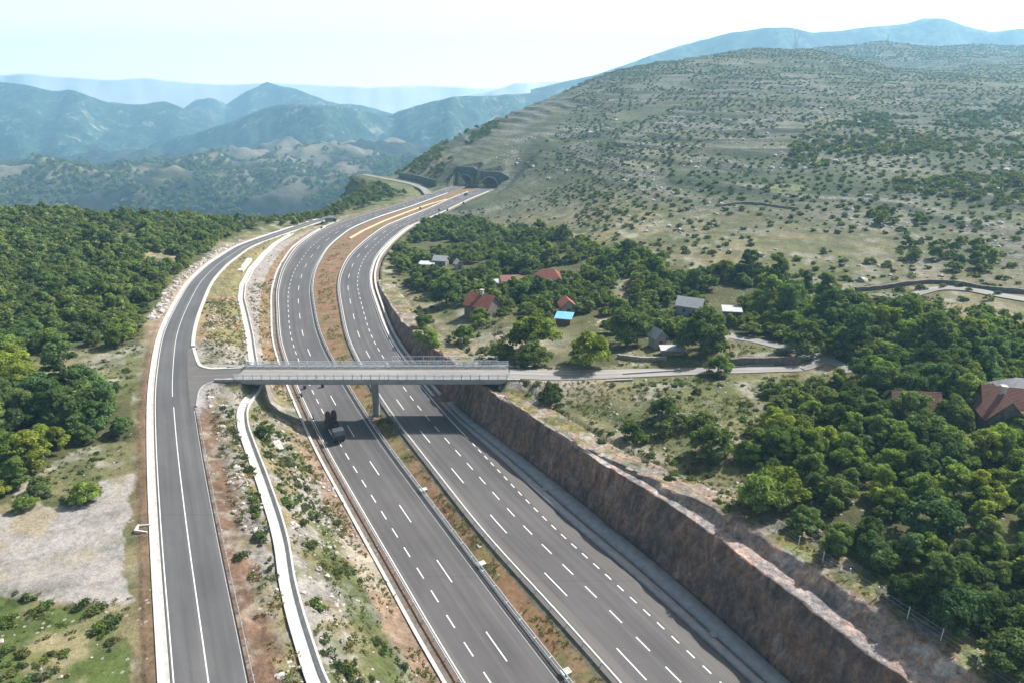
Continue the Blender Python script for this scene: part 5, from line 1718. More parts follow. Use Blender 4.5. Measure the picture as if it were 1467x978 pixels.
def clear_of(X, Y, rh=4.2, rt=3.4):
    ok = np.ones(X.shape, bool)
    for hx, hy in HOUSES:
        ok &= np.hypot(X - hx, Y - hy) > rh
        # keep the view of each house open on the camera side
        ux, uy = -hx / math.hypot(hx, hy), -hy / math.hypot(hx, hy)
        al = (X - hx) * ux + (Y - hy) * uy; ac = np.abs(-(X - hx) * uy + (Y - hy) * ux)
        ok &= ~((al > 0) & (al < 6.5) & (ac < 3.0))
    for q in TRK[::2]: ok &= np.hypot(X - q[0], Y - q[1]) > rt
    return ok


rg = np.random.default_rng(11)
PT = []          # x, y, scale, zone
X, Y = jitter_grid(-330, -60, 40, 352, 4.1, rg)
px, py, zc = proj(X, Y, terrain(X, Y))
edge = (fbm(X, Y, 14, 3, 400) - 0.5) * 9
ok = poly_mask(px, py, WOOD_L)
for q in CLEAR_L: ok &= ~poly_mask(px, py, q)
ok &= (cx('gut', Y) - X) > (3.6 + 2.5 * np.exp(-((Y - 138) / 25) ** 2)) * cx('ks', Y) + np.maximum(edge, -1)
ok &= fbm(X, Y, 22, 3, 401) > 0.335
s = 0.42 + 0.85 * fbm(X, Y, 30, 2, 402) * rg.uniform(0.3, 1.7, X.shape)
PT += [(x, y, k, 'L') for x, y, k in zip(X[ok], Y[ok], s[ok])]
X, Y = jitter_grid(-60, 260, 45, 400, 4.0, rg)
px, py, zc = proj(X, Y, terrain(X, Y))
ok = poly_mask(px, py, WOOD_R1) | poly_mask(px, py, WOOD_R2)
for q in CLEAR_R: ok &= ~poly_mask(px, py, q)
ok &= fbm(X, Y, 20, 3, 411) > np.where((py < 540) & (px < 1060), 0.41, np.where(px < 1200, 0.33, 0.29))
ok &= (X - face_top_x(Y)) > 5.6 * cx('kr', Y) + np.where(Y < 110, 2.4, 0)
ok &= clear_of(X, Y)
s = (0.40 + 0.80 * fbm(X, Y, 26, 2, 412) * rg.uniform(0.35, 1.65, X.shape))
PT += [(x, y, k, 'R') for x, y, k in zip(X[ok], Y[ok], s[ok])]
# looser trees round the lane
X, Y = jitter_grid(-5, 110, 90, 150, 5.0, rg)
px, py, zc = proj(X, Y, terrain(X, Y))
ok = poly_mask(px, py, SPARSE) & (fbm(X, Y, 9, 3, 421) > 0.56) & clear_of(X, Y, 5, 4.2) & (X - face_top_x(Y) > 9)
PT += [(x, y, rg.uniform(0.28, 0.62), 'S') for x, y in zip(X[ok], Y[ok])]
X, Y = jitter_grid(60, 260, 180, 420, 6.5, rg)
px, py, zc = proj(X, Y, terrain(X, Y))
ok = (poly_mask(px, py, [(1290, 345), (1340, 335), (1460, 375), (1467, 410), (1440, 410), (1300, 390)]) | poly_mask(px, py, [(1240, 300), (1330, 300), (1330, 325), (1240, 322)])) & (fbm(X, Y, 14, 3, 425) > 0.42)
PT += [(x, y, rg.uniform(0.5, 0.85), 'R') for x, y in zip(X[ok], Y[ok])]
# clearly single trees: pixel of the foot, scale, tone, label
NAMED = [
    (688, 466, 1.0, 'fresh', 'small tree standing right in front of the dark red roofed stone house'),
    (664, 491, 1.0, 'fresh', 'round low tree in the dry clearing below the dark stone house'),
    (617, 499, 1.25, 'fresh', 'tree at the edge of the rock cutting just behind the bridge screen'),
    (607, 470, 0.95, 'mid', 'tree at the cutting edge left of the dry clearing'),
    (762, 500, 2.1, 'yellow', 'biggest light green tree between the stone house and the blue tarpaulin'),
    (842, 523, 1.65, 'yellow', 'broad yellow green tree in front of the hamlet just above the lane'),
    (718, 514, 1.05, 'fresh', 'bushy tree at the right end of the bare mound behind the bridge'),
    (766, 524, 1.25, 'mid', 'dark green tree touching the lane just past the bridge'),
    (640, 436, 1.6, 'dark', 'big dark tree left of the red roofed stone house'),
    (792, 575, 0.75, 'dark', 'dark pointed bush at the end of the gravel slope below the lane'),
    (905, 627, 0.6, 'dark', 'lone little tree on the stony ground above the cutting'),
    (921, 633, 0.36, 'fresh', 'smallest of the lone bushes on the stony ground above the cutting'),
    (948, 599, 0.85, 'dark', 'dark round bush in the dry field below the lane'),
    (1017, 652, 1.2, 'dark', 'dark round tree at the near corner of the dry field'),
    (1158, 680, 0.72, 'mid', 'small tree standing free on bare ground at the wood edge'),
    (1092, 727, 1.2, 'fresh', 'bright green bushy tree at the wood edge by the upper rock face'),
    (1120, 716, 1.1, 'yellow', 'yellow green bushy tree at the wood edge by the upper rock face'),
    (1330, 760, 1.25, 'blue', 'dark bluish ball shaped tree standing out in the wood above the cutting'),
    (1149, 506, 1.6, 'mid', 'broad round tree behind the fork of the gravel track'),
    (1028, 536, 0.95, 'fresh', 'fresh green tree hiding the middle of the lane'),
    (1005, 508, 1.9, 'mid', 'large tree right of the narrow grey shed'),
    (898, 494, 1.7, 'dark', 'dark tree left of the narrow grey shed'),
    (160, 566, 0.62, 'dark', 'dark tree at the near edge of the grassy clearing left of the side road'),
    (122, 718, 0.72, 'fresh', 'bushy green tree at the edge of the gravel pad'),
    (40, 728, 0.5, 'fresh', 'low green bushes left of the gravel pad edge'),
    (60, 705, 0.6, 'mid', 'bushy tree above the gravel pad, left one'),
    (378, 628, 0.62, 'dark', 'dense round bush on the bank beside the winding channel, nearest the bridge'),
]
TONES = {'dark': (0.66, 0.74, 0.78), 'mid': (0.92, 0.97, 0.98), 'fresh': (1.10, 1.18, 0.88), 'yellow': (1.42, 1.30, 0.78), 'blue': (0.72, 0.88, 1.0), 'dusty': (1.05, 1.0, 1.0)}
TNAME = {'dark': 'dark green', 'mid': 'mid green', 'fresh': 'fresh green', 'yellow': 'yellow green', 'blue': 'bluish green', 'dusty': 'dusty green'}
NP = [(*hit(q[0], q[1])[:2], q[2], q[3], q[4]) for q in NAMED]
PT = [p for p in PT if all(math.hypot(p[0] - n[0], p[1] - n[1]) > 1.6 + 2.5 * n[2] for n in NP)]

LAND = [(hit(*q[:2])[:2], q[2]) for q in (
    (691, 450, 'the dark red roofed stone house'), (785, 406, 'the brightest red roof'), (735, 409, 'the flat brownish roof'), (808, 463, 'the blue tarpaulin shed'), (988, 449, 'the grey block house'),
    (1047, 455, 'the small pale roofed shed'), (941, 496, 'the narrow grey shed'), (620, 384, 'the white roofed huts'), (1305, 594, 'the long brown roof'), (1430, 605, 'the dark gabled house'),
    (1130, 500, 'the gravel track'), (1090, 530, 'the dark field wall'), (1365, 410, 'the foot-of-hill wall'), (1120, 790, 'the upper rock face'), (1300, 930, 'the wire fence'), (1230, 690, 'the ball shaped tree'),
    (890, 420, 'the tan track gap'), (745, 372, 'the small tan clearing'), (100, 770, 'the gravel pad'), (150, 530, 'the grassy clearing'), (232, 375, 'the pale forest glade'), (215, 560, 'the bridge junction'),
    (300, 352, 'the far bend of the side road'), (215, 450, 'the pinkish boulders'), (60, 420, 'the deep left wood'), (40, 600, 'the left wood edge'), (380, 322, 'the gorge rim'))]


def place_words(x, y):
    best = min(LAND, key=lambda q: math.hypot(x - q[0][0], y - q[0][1]))
    (lx, ly), nm = best
    dx, dy = x - lx, y - ly
    d = math.hypot(dx, dy)
    if d < 7: return 'close beside ' + nm
    far = '' if d < 18 else 'well '
    if abs(dx) > abs(dy) * 1.3: return far + ('right of ' if dx > 0 else 'left of ') + nm
    if dy > 0: return far + 'behind ' + nm
    return far + 'in front of ' + nm


def size_word(s, cuts=(0.62, 0.85, 1.08)):
    return 'small' if s < cuts[0] else 'medium' if s < cuts[1] else 'large' if s < cuts[2] else 'very large'


def proto_tree(i):
    cm, tm, fm, H = TREES[i]
    t = bpy.data.objects.new('broadleaf_tree', None)
    return t, cm, tm


def add_tree(x, y, s, i, tone, label, group):
    cm, tm, fm, H = TREES[i]
    r = random.Random(int(x * 731 + y * 37))
    t = empty('broadleaf_tree', (x, y, float(terrain(x, y)) - 0.12 * s), r.uniform(0, 6.28), label, 'tree', group)
    k = 1 + r.uniform(-0.12, 0.12)
    t.scale = (s * k, s * (2 - k), s * r.uniform(0.88, 1.1))
    cr = link(bpy.data.objects.new('crown', cm), t); link(bpy.data.objects.new('trunk', tm), t)
    b = r.uniform(0.88, 1.14)
    cr.color = (*[c * b for c in TONES[tone]], 1)
    return t


PT = np.array([(p[0], p[1], p[2], {'L': 0, 'R': 1, 'S': 2}[p[3]]) for p in PT])
zt = terrain(PT[:, 0], PT[:, 1])
px, py, zc = proj(PT[:, 0], PT[:, 1], zt + 3.5 * PT[:, 2])
vis = (px > -15) & (px < 1482) & (py > -10) & (py < 1000)
size = np.where(vis, PT[:, 2] / zc, 0)
order = np.argsort(-size)
NIND = 300 - len(NP)
GROUPS = {0: 'trees of the wood left of the side road', 1: 'trees of the wood and hamlet right of the motorway', 2: 'scattered trees below the lane'}
seen_labels = {}
for n in order[:NIND]:
    x, y, s, zn = PT[n]
    v = float(fbm(x, y, 17, 2, 431)) + random.uniform(-0.22, 0.22)
    tone = 'dark' if v < 0.36 else 'blue' if v < 0.44 else 'mid' if v < 0.56 else 'fresh' if v < 0.78 else 'yellow'
    if zn == 2: tone = random.choice(['dark', 'dusty', 'fresh', 'mid'])
    i = random.randrange(len(TREES))
    fm = TREES[i][2]
    add_tree(x, y, s, i, tone, f"{size_word(s)} {TNAME[tone]} {fm} tree {place_words(x, y)}", GROUPS[int(zn)])
for (x, y, s, tone, lab) in NP:
    i = 0 if 'round' in lab or 'ball' in lab or 'bush' in lab else random.choice([0, 3, 5])
    add_tree(x, y, s, i, tone, lab, None)
rest = order[NIND:]
rest = rest[(px[rest] > -900) & (px[rest] < 2100)]
near_ = np.hypot(PT[rest, 0], PT[rest, 1]) < 190
# farther trees: the flank under the motorway and the gorge rim
X, Y = jitter_grid(-420, 60, 372, 760, 6.0, rg)
zf_ = terrain(X, Y)
ppx, ppy, _ = proj(X, Y, zf_)
ok = (X < cx('L1', Y) - 16) & (zf_ > -70) & (fbm(X, Y, 26, 3, 441) > np.where(ppx > 500, 0.48, 0.40))
ok &= ~poly_mask(ppx, ppy, [(505, 240), (615, 262), (615, 284), (505, 258)])
fx_, fy_ = X[ok], Y[ok]
X, Y = jitter_grid(-1700, 140, 1050, 2150, 15, rg)
zg = terrain(X, Y); gpx, gpy, _ = proj(X, Y, zg)
okg = (gpx > -120) & (gpx < 640) & (gpy > 190) & (gpy < 320) & (fbm(X, Y, 120, 4, 446) > np.where(zg > -118, 0.50, 0.40)) & (X < 0.05 * Y)
gx_, gy_ = X[okg], Y[okg]
allx = np.concatenate([PT[rest, 0], fx_, gx_]); ally = np.concatenate([PT[rest, 1], fy_, gy_])
alls = np.concatenate([PT[rest, 2], rg.uniform(0.5, 0.9, len(fx_)), rg.uniform(0.9, 2.4, len(gx_))])
idx = rg.integers(0, 4, len(allx))
scatter('woodland', np.c_[allx, ally, terrain(allx, ally) - 0.1], alls, rg.uniform(0, 6.28, len(allx)), idx, FARTREE, 'woodland of small broadleaf trees')

# ------------------------------------------------------------------ shrubs
SH = []
def add_shrubs(x0, x1, y0, y1, sp, fn, smin, smax, zone):
    X, Y = jitter_grid(x0, x1, y0, y1, sp, rg)
    z = terrain(X, Y); px, py, zc = proj(X, Y, z)
    ok = fn(X, Y, z, px, py) & (px > -60) & (px < 1720) & (py > 40) & (py < 1060)
    for x, y in zip(X[ok], Y[ok]): SH.append((x, y, rg.uniform(smin, smax), zone))


add_shrubs(-60, 1300, 180, 1500, 5.6, lambda X, Y, z, px, py: (z > 12) & ((X > cx('foot', np.clip(Y, 0, 700)) + 14)) & ~in_wood(px, py) & (fbm(X, Y, 60, 4, 451) * 0.62 + fbm(X, Y, 16, 2, 452) * 0.38 > 0.44 - 0.06 * sstep(1000, 1400, px) * sstep(110, 160, py) - 0.06 * (py < 120)), 0.4, 1.75, 0)
add_shrubs(250, 1750, 1450, 1900, 8.5, lambda X, Y, z, px, py: (px > 1110) & (z > 90) & (fbm(X, Y, 70, 3, 457) > 0.36), 1.2, 3.2, 0)
add_shrubs(60, 900, 200, 900, 6.5, lambda X, Y, z, px, py: poly_mask(px, py, [(1130, 200), (1250, 160), (1467, 150), (1467, 300), (1290, 275), (1190, 275), (1130, 240)]) & (fbm(X, Y, 32, 3, 455) > 0.48), 1.6, 3.2, 0)
add_shrubs(-20, 160, 55, 170, 2.6, lambda X, Y, z, px, py: (X > face_top_x(Y) + 5.2) & ~in_wood(px, py) & (fbm(X, Y, 8, 3, 453) > 0.6) & clear_of(X, Y, 4, 3.5), 0.3, 1.0, 1)
add_shrubs(-60, 60, 160, 420, 4.0, lambda X, Y, z, px, py: (X > face_top_x(Y) + 5.2) & ~in_wood(px, py) & (fbm(X, Y, 10, 3, 454) > 0.56) & clear_of(X, Y, 4, 3.5), 0.4, 1.2, 1)
add_shrubs(-90, 0, 40, 128, 1.25, lambda X, Y, z, px, py: in_strip(X, Y) & (chan_dist(X, Y)[0] > 1.6) & (fbm(X, Y, 5, 3, 461) > 0.52) & ((X - cx('SR', Y)) / (cx('wall', Y) - cx('SR', Y)) > 0.24) & ((X - cx('SR', Y)) / (cx('wall', Y) - cx('SR', Y)) < 0.84), 0.25, 0.85, 2)
add_shrubs(-140, -40, 150, 330, 2.6, lambda X, Y, z, px, py: in_strip(X, Y) & (chan_dist(X, Y)[0] > 1.8) & (fbm(X, Y, 7, 3, 463) > 0.60), 0.2, 0.6, 2)
add_shrubs(-110, -30, 45, 130, 1.9, lambda X, Y, z, px, py: poly_mask(px, py, LOW_L) & (fbm(X, Y, 6, 3, 462) > 0.46), 0.35, 1.05, 3)
add_shrubs(-140, -50, 80, 180, 2.8, lambda X, Y, z, px, py: (X < cx('gut', Y) - 3.2) & ~in_wood(px, py) & ~poly_mask(px, py, PAD) & (py < 760) & (fbm(X, Y, 8, 3, 464) > 0.58), 0.3, 0.9, 3)
SHN = [(412, 722, 1.25, 'fresh', 'green bush right beside the channel where the side gully joins'), (433, 752, 0.95, 'dark', 'dark compact bush on the bank right of the channel bend'), (446, 783, 1.0, 'mid', 'low spreading bush on the pale rubble right of the channel'),
       (348, 800, 1.15, 'dark', 'dark green bush on the bank between side road and channel'), (372, 770, 0.95, 'fresh', 'fresh green bush touching the left edge of the channel'), (455, 868, 1.1, 'fresh', 'green weedy bush on the bank halfway to the motorway wall'),
       (440, 640, 0.6, 'mid', 'small bush at the foot of the wall near the bridge shadow'), (320, 640, 0.6, 'dusty', 'dusty bush below the grey gravel patch'), (500, 962, 0.9, 'yellow', 'yellow green bush on the pale rubble beside the lowest stretch of the motorway wall')]
SHP = [(*hit(q[0], q[1])[:2], q[2], q[3], q[4]) for q in SHN]
SA = np.array(SH)
px, py, zc = proj(SA[:, 0], SA[:, 1], terrain(SA[:, 0], SA[:, 1]) + 0.5)
vis = (px > -5) & (px < 1472) & (py > -5) & (py < 982)
size = np.where(vis, SA[:, 2] / zc, 0)
order = np.argsort(-size)
NS = 290 - len(SHP)
SHG = {0: 'shrubs dotted over the hillside', 1: 'shrubs on the dry ground above the cutting', 2: 'shrubs on the stony bank', 3: 'shrubs left of the side road'}


def add_shrub(x, y, s, tone, label, group):
    r = random.Random(int(x * 517 + y * 91))
    o = link(bpy.data.objects.new('shrub', SHRUBS[r.randrange(6)]))
    o.location = (x, y, float(terrain(x, y)) - 0.05); o.rotation_euler = (0, 0, r.uniform(0, 6.28)); o.scale = (s, s * r.uniform(0.85, 1.15), s * r.uniform(0.8, 1.15))
    o.color = (*[c * r.uniform(0.9, 1.1) for c in TONES[tone]], 1)
    return tag(o, label, 'shrub', group)


SLAND = [(hit(*q[:2])[:2], q[2]) for q in (
    (205, 757, 'the culvert inlet'), (100, 900, 'the green patch below the gravel pad'), (150, 640, 'the dry grass above the gravel pad'), (310, 595, 'the grey gravel patch'), (378, 620, 'the dense round bush'), (396, 745, 'the channel bend'), (410, 840, 'the lower channel'),
    (480, 900, 'the pale rubble on the lower bank'), (330, 760, 'the red earth by the side road'), (320, 450, 'the dry grass strip beyond the bridge'), (400, 400, 'the upper channel'), (800, 600, 'the bridge head gravel'), (960, 690, 'the bench of the cutting'), (1150, 800, 'the upper rock face'),
    (900, 560, 'the lane'), (1040, 600, 'the dry field'), (690, 480, 'the stone house clearing'), (650, 350, 'the wood by the curve'), (1130, 270, 'the round hill field'), (1300, 240, 'the dark scrub patch'), (1085, 295, 'the hillside wall'), (1365, 405, 'the long foot wall'), (800, 320, 'the lower hillside'), (1000, 340, 'the middle hillside'), (720, 290, 'the tunnels'), (1200, 360, 'the hillside above the wood'))]
LAND_T = LAND
LAND = SLAND
for n in order[:NS]:
    x, y, s, zn = SA[n]
    tone = random.choice(['dark', 'mid', 'fresh', 'dusty', 'yellow', 'blue'] if zn else ['dark', 'mid', 'mid', 'dusty', 'dusty'])
    w = 'tiny' if s < 0.45 else 'small' if s < 0.7 else 'medium' if s < 1.1 else 'large' if s < 2.0 else 'very large'
    add_shrub(x, y, s, tone, f"{w} {TNAME[tone]} shrub {place_words(x, y)}", SHG[int(zn)])
for (x, y, s, tone, lab) in SHP: add_shrub(x, y, s, tone, lab, None)
rest = order[NS:]
farS = np.hypot(SA[rest, 0], SA[rest, 1]) > 150
scatter('scrub', np.c_[SA[rest, 0], SA[rest, 1], terrain(SA[rest, 0], SA[rest, 1]) - 0.1], SA[rest, 2], rg.uniform(0, 6.28, len(rest)), rg.integers(0, 4, len(rest)), FARSHRUB, 'low scrub over the hillside and banks')

# ------------------------------------------------------------------ rubble and weeds
RK, TF = [], []
X, Y = jitter_grid(-95, 0, 40, 330, 0.95, rg)
t = (X - cx('SR', Y)) / (cx('wall', Y) - cx('SR', Y))
ok = in_strip(X, Y) & (chan_dist(X, Y)[0] > 1.35) & (t > 0.12) & (t < 0.97) & (np.abs(Y - BY) > 7)
r1 = ok & (fbm(X, Y, 6, 4, 471) > 0.47) & (rg.uniform(0, 1, X.shape) < 0.8)
RK.append(np.c_[X[r1], Y[r1], rg.gamma(2.0, 0.16, r1.sum()) + 0.1])
w1_ = ok & (fbm(X, Y, 5, 3, 472) > 0.42) & (rg.uniform(0, 1, X.shape) < 0.8)
TF.append(np.c_[X[w1_], Y[w1_], rg.uniform(0.5, 1.5, w1_.sum())])
X, Y = jitter_grid(-20, 90, 45, 160, 1.3, rg)
dd = (X - face_top_x(Y)) / cx('kr', Y)
ok = (dd > 4.6) & (dd < 17) & (clear_of(X, Y, 5, 3.6))
r1 = ok & (fbm(X, Y, 6, 4, 473) > 0.55) & (rg.uniform(0, 1, X.shape) < 0.6)
RK.append(np.c_[X[r1], Y[r1], np.minimum(rg.gamma(2.0, 0.13, r1.sum()) + 0.1, 0.8)])
w1_ = ok & (fbm(X, Y, 6, 3, 474) > 0.46) & (rg.uniform(0, 1, X.shape) < 0.6)
TF.append(np.c_[X[w1_], Y[w1_], rg.uniform(0.5, 1.2, w1_.sum())])
ys = rg.uniform(185, 320, 420); dd = rg.uniform(1.2, 4.6, 420)
RK.append(np.c_[cx('gut', ys) - dd * cx('ks', ys), ys, rg.gamma(2.2, 0.30, 420) + 0.2])
X, Y = jitter_grid(-150, -30, 50, 175, 1.7, rg)
ppx, ppy, _ = proj(X, Y, terrain(X, Y))
ok = (X < cx('gut', Y) - 3.0) & ~in_wood(ppx, ppy)
pd = poly_mask(ppx, ppy, PAD)
r1 = ok & (rg.uniform(0, 1, X.shape) < np.where(pd, 0.05, 0.13))
RK.append(np.c_[X[r1], Y[r1], rg.gamma(1.6, 0.14, r1.sum()) + 0.08])
w1_ = ok & ~pd & (fbm(X, Y, 5, 3, 475) > 0.42) & (rg.uniform(0, 1, X.shape) < 0.75)
TF.append(np.c_[X[w1_], Y[w1_], rg.uniform(0.5, 1.3, w1_.sum())])
ys = rg.uniform(45, 330, 2600); tt = rg.uniform(0.12, 0.88, 2600)
xm_ = cx('L2', ys) + 1.9 + (cx('R1', ys) - cx('L2', ys) - 3.2) * tt
keep = fbm(xm_, ys, 4, 3, 476) > 0.5
TF.append(np.c_[xm_, ys, rg.uniform(0.3, 0.75, 2600)][keep])
TF_med = keep.sum()
# stones on the open hillside
X, Y = jitter_grid(-20, 420, 190, 620, 4.2, rg)
z = terrain(X, Y); ppx, ppy, _ = proj(X, Y, z)
ok = (z > 15) & ~in_wood(ppx, ppy) & (fbm(X, Y, 24, 4, 62) > 0.52) & (rg.uniform(0, 1, X.shape) < 0.5) & (ppx < 1500)
RK.append(np.c_[X[ok], Y[ok], rg.gamma(2.0, 0.42, ok.sum()) + 0.3])
X, Y = jitter_grid(-5, 120, 88, 200, 1.25, rg)
ppx, ppy, _ = proj(X, Y, terrain(X, Y))
ok = (X - face_top_x(Y) > 7) & ~in_wood(ppx, ppy) & clear_of(X, Y, 4, 3.4) & (ppx < 1480)
w1_ = ok & (fbm(X, Y, 6, 3, 477) > 0.45) & (rg.uniform(0, 1, X.shape) < 0.65)
TF.append(np.c_[X[w1_], Y[w1_], rg.uniform(0.5, 1.5, w1_.sum())])
r1 = ok & (fbm(X, Y, 7, 3, 478) > 0.57) & (rg.uniform(0, 1, X.shape) < 0.3)
RK.append(np.c_[X[r1], Y[r1], np.minimum(rg.gamma(2.0, 0.16, r1.sum()) + 0.1, 0.9)])
RK = np.vstack(RK); TF = np.vstack(TF)


def seat(A):
    z = terrain(A[:, 0], A[:, 1])
    l2, r1 = cx('L2', A[:, 1]), cx('R1', A[:, 1])
    return z


scatter('rubble', np.c_[RK[:, 0], RK[:, 1], seat(RK) + 0.02], RK[:, 2], rg.uniform(0, 6.28, len(RK)), rg.integers(0, 5, len(RK)), ROCKS, 'pale limestone rubble')
scatter('weeds', np.c_[TF[:, 0], TF[:, 1], seat(TF) - 0.02], TF[:, 2], rg.uniform(0, 6.28, len(TF)), rg.integers(0, 4, len(TF)), TUFTS, 'dry grass tufts and weeds')
print('PLANTS', len(PT), len(SA), len(RK), len(TF))


# ------------------------------------------------------------------ plants that would share a label: say what else they stand near
def tell_apart():
    def sets():
        d = {}
        for o in C.objects:
            if o.get('category') in ('tree', 'shrub') and o.get('group'): d.setdefault(o['label'], []).append(o)
        return [v for v in d.values() if len(v) > 1]
    for v in sets():
        lm = LAND_T if v[0]['category'] == 'tree' else SLAND
        for o in v:
            r = sorted(lm, key=lambda q: math.hypot(o.location.x - q[0][0], o.location.y - q[0][1]))
            nm = next((q[1] for q in r[1:] if q[1] not in o['label']), None)
            lab = o['label'] + ', towards ' + nm
            if len(lab.split()) > 16: lab = lab.replace(' well ', ' ')
            if len(lab.split()) <= 16: o['label'] = lab
    words_of = {2: ['left one', 'right one'], 3: ['left one', 'middle one', 'right one'], 4: ['leftmost', 'second from left', 'third from left', 'rightmost'],
                5: ['leftmost', 'second from left', 'middle one', 'second from right', 'rightmost'], 6: ['leftmost', 'second from left', 'third from left', 'third from right', 'second from right', 'rightmost']}
    for v in sets():
        if len(v) in words_of:
            v.sort(key=lambda o: o.location.x / (o.location.y * CP + 25))
            for o, w_ in zip(v, words_of[len(v)]):
                lab = o['label'] + ', ' + w_
                if len(lab.split()) > 16: lab = lab.replace(' well ', ' ').replace('very large', 'huge')
                if len(lab.split()) <= 16: o['label'] = lab


tell_apart()
HAZE, SUN_E, SKY_S, EXPO, HORIZON = 0.00018, 5.0, 0.05, 1.0, 3.0


# ------------------------------------------------------------------ far mountains
def ridge(name, sky, dist, depth, base, mat, label, seed, rough=1.0, ncol=340, front=48, gully=0.42):
    xs = np.linspace(sky[0][0], sky[-1][0], ncol)
    row = np.interp(xs, [q[0] for q in sky], [q[1] for q in sky])
    for _ in range(2): row[1:-1] = 0.25 * row[:-2] + 0.5 * row[1:-1] + 0.25 * row[2:]
    row = row + (fbm(xs, xs * 0, 22, 4, seed) - 0.5) * 5 * rough
    D = dist * (1 + (fbm(xs, xs * 0 + 3, 90, 3, seed + 1) - 0.5) * 0.6 * gully)
    zc = CAMZ + np.array([slope_of_row(r) for r in row]) * D
    nb = 10
    G = np.zeros((ncol, front + nb, 3))
    for j in range(front + nb):
        if j < front:
            t = j / (front - 1); Y = D - depth * (1 - t); z = base + (zc - base) * (t ** 1.25)
        else:
            t = (j - front + 1) / nb; Y = D + depth * 0.7 * t; z = zc + (base - zc) * t ** 1.2
        X = (xs - 733.5) / F * (D * 0.937 + 21) * (0.25 + 0.75 * Y / D)
        env = (1 - t) * t * 4 if j < front else t
        z = z + env * (fbm(X, Y, depth * 0.09, 4, seed + 5) - 0.5) * (zc - base) * 0.28 * gully
        z = z + env * (np.abs(fbm(X, Y, depth * 0.35, 5, seed + 2) - 0.5) * 2 - 0.45) * (zc - base) * gully
        G[:, j] = np.stack([X, Y, z], -1)
    o = grid_obj(name, G, mat, True)
    return tag(o, label, None, None, 'structure')


ridge('hills', [(-500, 112), (-200, 119), (0, 117), (40, 122), (75, 130), (105, 128), (150, 146), (200, 150), (235, 146), (270, 160), (330, 190), (420, 215), (500, 235)], 3600, 1700, -330, M['mountain_near'], 'blue hazy hills across the gorge', 201)
ridge('hills', [(200, 175), (250, 162), (280, 143), (300, 141), (322, 150), (345, 136), (385, 117), (430, 130), (470, 146), (520, 152), (600, 175), (700, 190)], 4300, 1200, -300, M['mountain_near'], 'blue hazy hill with a rounded peak', 221)
ridge('hills', [(120, 235), (240, 200), (330, 174), (375, 156), (420, 148), (470, 151), (520, 158), (570, 172), (640, 190), (720, 215)], 3000, 900, -330, M['mountain_near'], 'dark wooded hump in front of the rounded peak', 241, 0.8)
ridge('hills', [(440, 200), (500, 178), (560, 163), (600, 150), (650, 138), (690, 138), (760, 134), (850, 128), (1000, 130), (1200, 140)], 3300, 1000, -300, M['mountain_near'], 'blue green ridge behind the end of the motorway', 261, 0.8)
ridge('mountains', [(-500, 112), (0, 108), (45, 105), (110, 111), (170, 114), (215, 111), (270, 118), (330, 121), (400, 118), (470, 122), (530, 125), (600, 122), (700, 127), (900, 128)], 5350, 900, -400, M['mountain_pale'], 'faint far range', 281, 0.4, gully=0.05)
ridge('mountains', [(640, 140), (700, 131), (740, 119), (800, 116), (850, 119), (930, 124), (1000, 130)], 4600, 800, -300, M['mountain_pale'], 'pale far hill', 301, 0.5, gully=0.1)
ridge('mountains', [(760, 128), (850, 108), (900, 90), (950, 72), (1000, 57), (1040, 47), (1090, 40), (1120, 40), (1150, 47), (1180, 45), (1240, 38), (1280, 34), (1300, 27), (1330, 27), (1360, 37), (1400, 47), (1440, 42), (1467, 46), (1600, 40), (1900, 60)],
      3450, 1100, -300, M['mountain_far'], 'pale blue mountain range behind the hill', 321, 0.6, gully=0.2)
# valley plain far below
V = [(-6000, 2200, -345), (5000, 2200, -345), (7000, 6100, -345), (-7000, 6100, -345)]
pl = link(bpy.data.objects.new('terrain', np_mesh('terrain', V, [(0, 1, 2, 3)], M['mountain_near'])))
tag(pl, 'hazy valley plain beyond the hills', None, None, 'structure')

# ------------------------------------------------------------------ air
hm, hnt = bpy.data.materials.new('haze'), None
hm.use_nodes = True; hnt = hm.node_tree; hnt.nodes.clear()
ho = N(hnt, 'ShaderNodeOutputMaterial'); hv = N(hnt, 'ShaderNodeVolumePrincipled')
hv.inputs['Color'].default_value = (0.38, 0.72, 1.0, 1)
hv.inputs['Density'].default_value = HAZE
hv.inputs['Anisotropy'].default_value = 0.25
hv.inputs['Density Attribute'].default_value = ''
hv.inputs['Color Attribute'].default_value = ''
hv.inputs['Temperature Attribute'].default_value = ''
hnt.links.new(hv.outputs[0], ho.inputs['Volume'])
mb = MB(); mb.box(-7500, 7500, -300, 6400, -470, 462)
hz = mb.build('haze', hm); tag(hz, 'thin blue summer haze filling the valley air', None, None, 'stuff')

# ------------------------------------------------------------------ light, sky, camera
SUN_EL, SUN_AZ = math.radians(45), math.radians(55)      # azimuth to the right of the view direction
d = Vector((math.sin(SUN_AZ) * math.cos(SUN_EL), math.cos(SUN_AZ) * math.cos(SUN_EL), math.sin(SUN_EL)))
sl = bpy.data.lights.new('sun', 'SUN'); sl.energy = SUN_E; sl.angle = math.radians(0.5); sl.color = (1.0, 0.96, 0.90)
so = bpy.data.objects.new('sun', sl); link(so)
so.rotation_euler = d.to_track_quat('Z', 'Y').to_euler()
w = bpy.data.worlds.new('World'); sc.world = w; w.use_nodes = True
wn = w.node_tree
sky = wn.nodes.new('ShaderNodeTexSky'); sky.sky_type = 'NISHITA'; sky.sun_disc = False
sky.sun_elevation = SUN_EL; sky.sun_rotation = SUN_AZ; sky.altitude = 300; sky.air_density = 1.0; sky.dust_density = 10.0; sky.ozone_density = 1.0
bg = wn.nodes['Background']; bg.inputs['Strength'].default_value = SKY_S
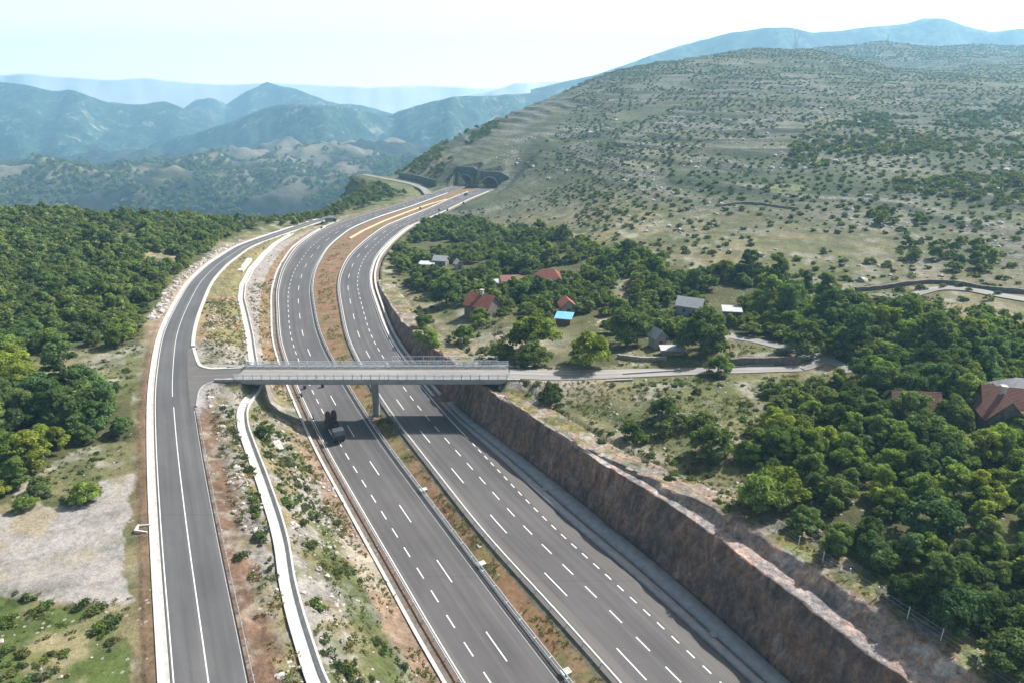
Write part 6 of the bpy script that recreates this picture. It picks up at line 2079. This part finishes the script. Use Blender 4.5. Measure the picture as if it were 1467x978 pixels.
# summer haze whitens and brightens the sky towards the horizon
tcw = wn.nodes.new('ShaderNodeTexCoord'); sxw = wn.nodes.new('ShaderNodeSeparateXYZ'); mrw = wn.nodes.new('ShaderNodeMapRange')
wn.links.new(tcw.outputs['Generated'], sxw.inputs[0]); wn.links.new(sxw.outputs['Z'], mrw.inputs['Value'])
mrw.interpolation_type = 'SMOOTHSTEP'
for k_, v_ in (('From Min', 0.0), ('From Max', 0.30), ('To Min', 1.0), ('To Max', 0.0)): mrw.inputs[k_].default_value = v_
hsw = wn.nodes.new('ShaderNodeHueSaturation'); hsw.inputs['Saturation'].default_value = 0.15; hsw.inputs['Value'].default_value = HORIZON
mxw = wn.nodes.new('ShaderNodeMix'); mxw.data_type = 'RGBA'
wn.links.new(sky.outputs[0], hsw.inputs['Color']); wn.links.new(sky.outputs[0], mxw.inputs[6]); wn.links.new(hsw.outputs[0], mxw.inputs[7])
wn.links.new(mrw.outputs[0], mxw.inputs[0])
mr2 = wn.nodes.new('ShaderNodeMapRange'); mr2.interpolation_type = 'SMOOTHSTEP'
wn.links.new(sxw.outputs['Z'], mr2.inputs['Value'])
for k_, v_ in (('From Min', 0.0), ('From Max', 0.25), ('To Min', 0.9), ('To Max', 0.0)): mr2.inputs[k_].default_value = v_
mx2 = wn.nodes.new('ShaderNodeMix'); mx2.data_type = 'RGBA'; mx2.inputs[7].default_value = (20.5, 22.3, 22.8, 1)
wn.links.new(mr2.outputs[0], mx2.inputs[0]); wn.links.new(mxw.outputs[2], mx2.inputs[6])
wn.links.new(mx2.outputs[2], bg.inputs['Color'])

cam = bpy.data.cameras.new('camera'); co = bpy.data.objects.new('camera', cam); link(co)
co.location = (0, 0, CAMZ); co.rotation_euler = (math.pi / 2 - P, 0, 0)
cam.sensor_width = 36; cam.lens = F / 1467 * 36
cam.clip_start = 0.5; cam.clip_end = 40000
sc.camera = co
sc.view_settings.view_transform = 'Standard'; sc.view_settings.look = 'None'
sc.view_settings.exposure = EXPO; sc.view_settings.gamma = 1; sc.view_settings.use_curve_mapping = False
sc.cycles.use_denoising = True
sc.cycles.max_bounces = 6; sc.cycles.diffuse_bounces = 3; sc.cycles.glossy_bounces = 2; sc.cycles.transmission_bounces = 2
sc.cycles.volume_bounces = 1; sc.cycles.transparent_max_bounces = 6
sc.cycles.caustics_reflective = False; sc.cycles.caustics_refractive = False
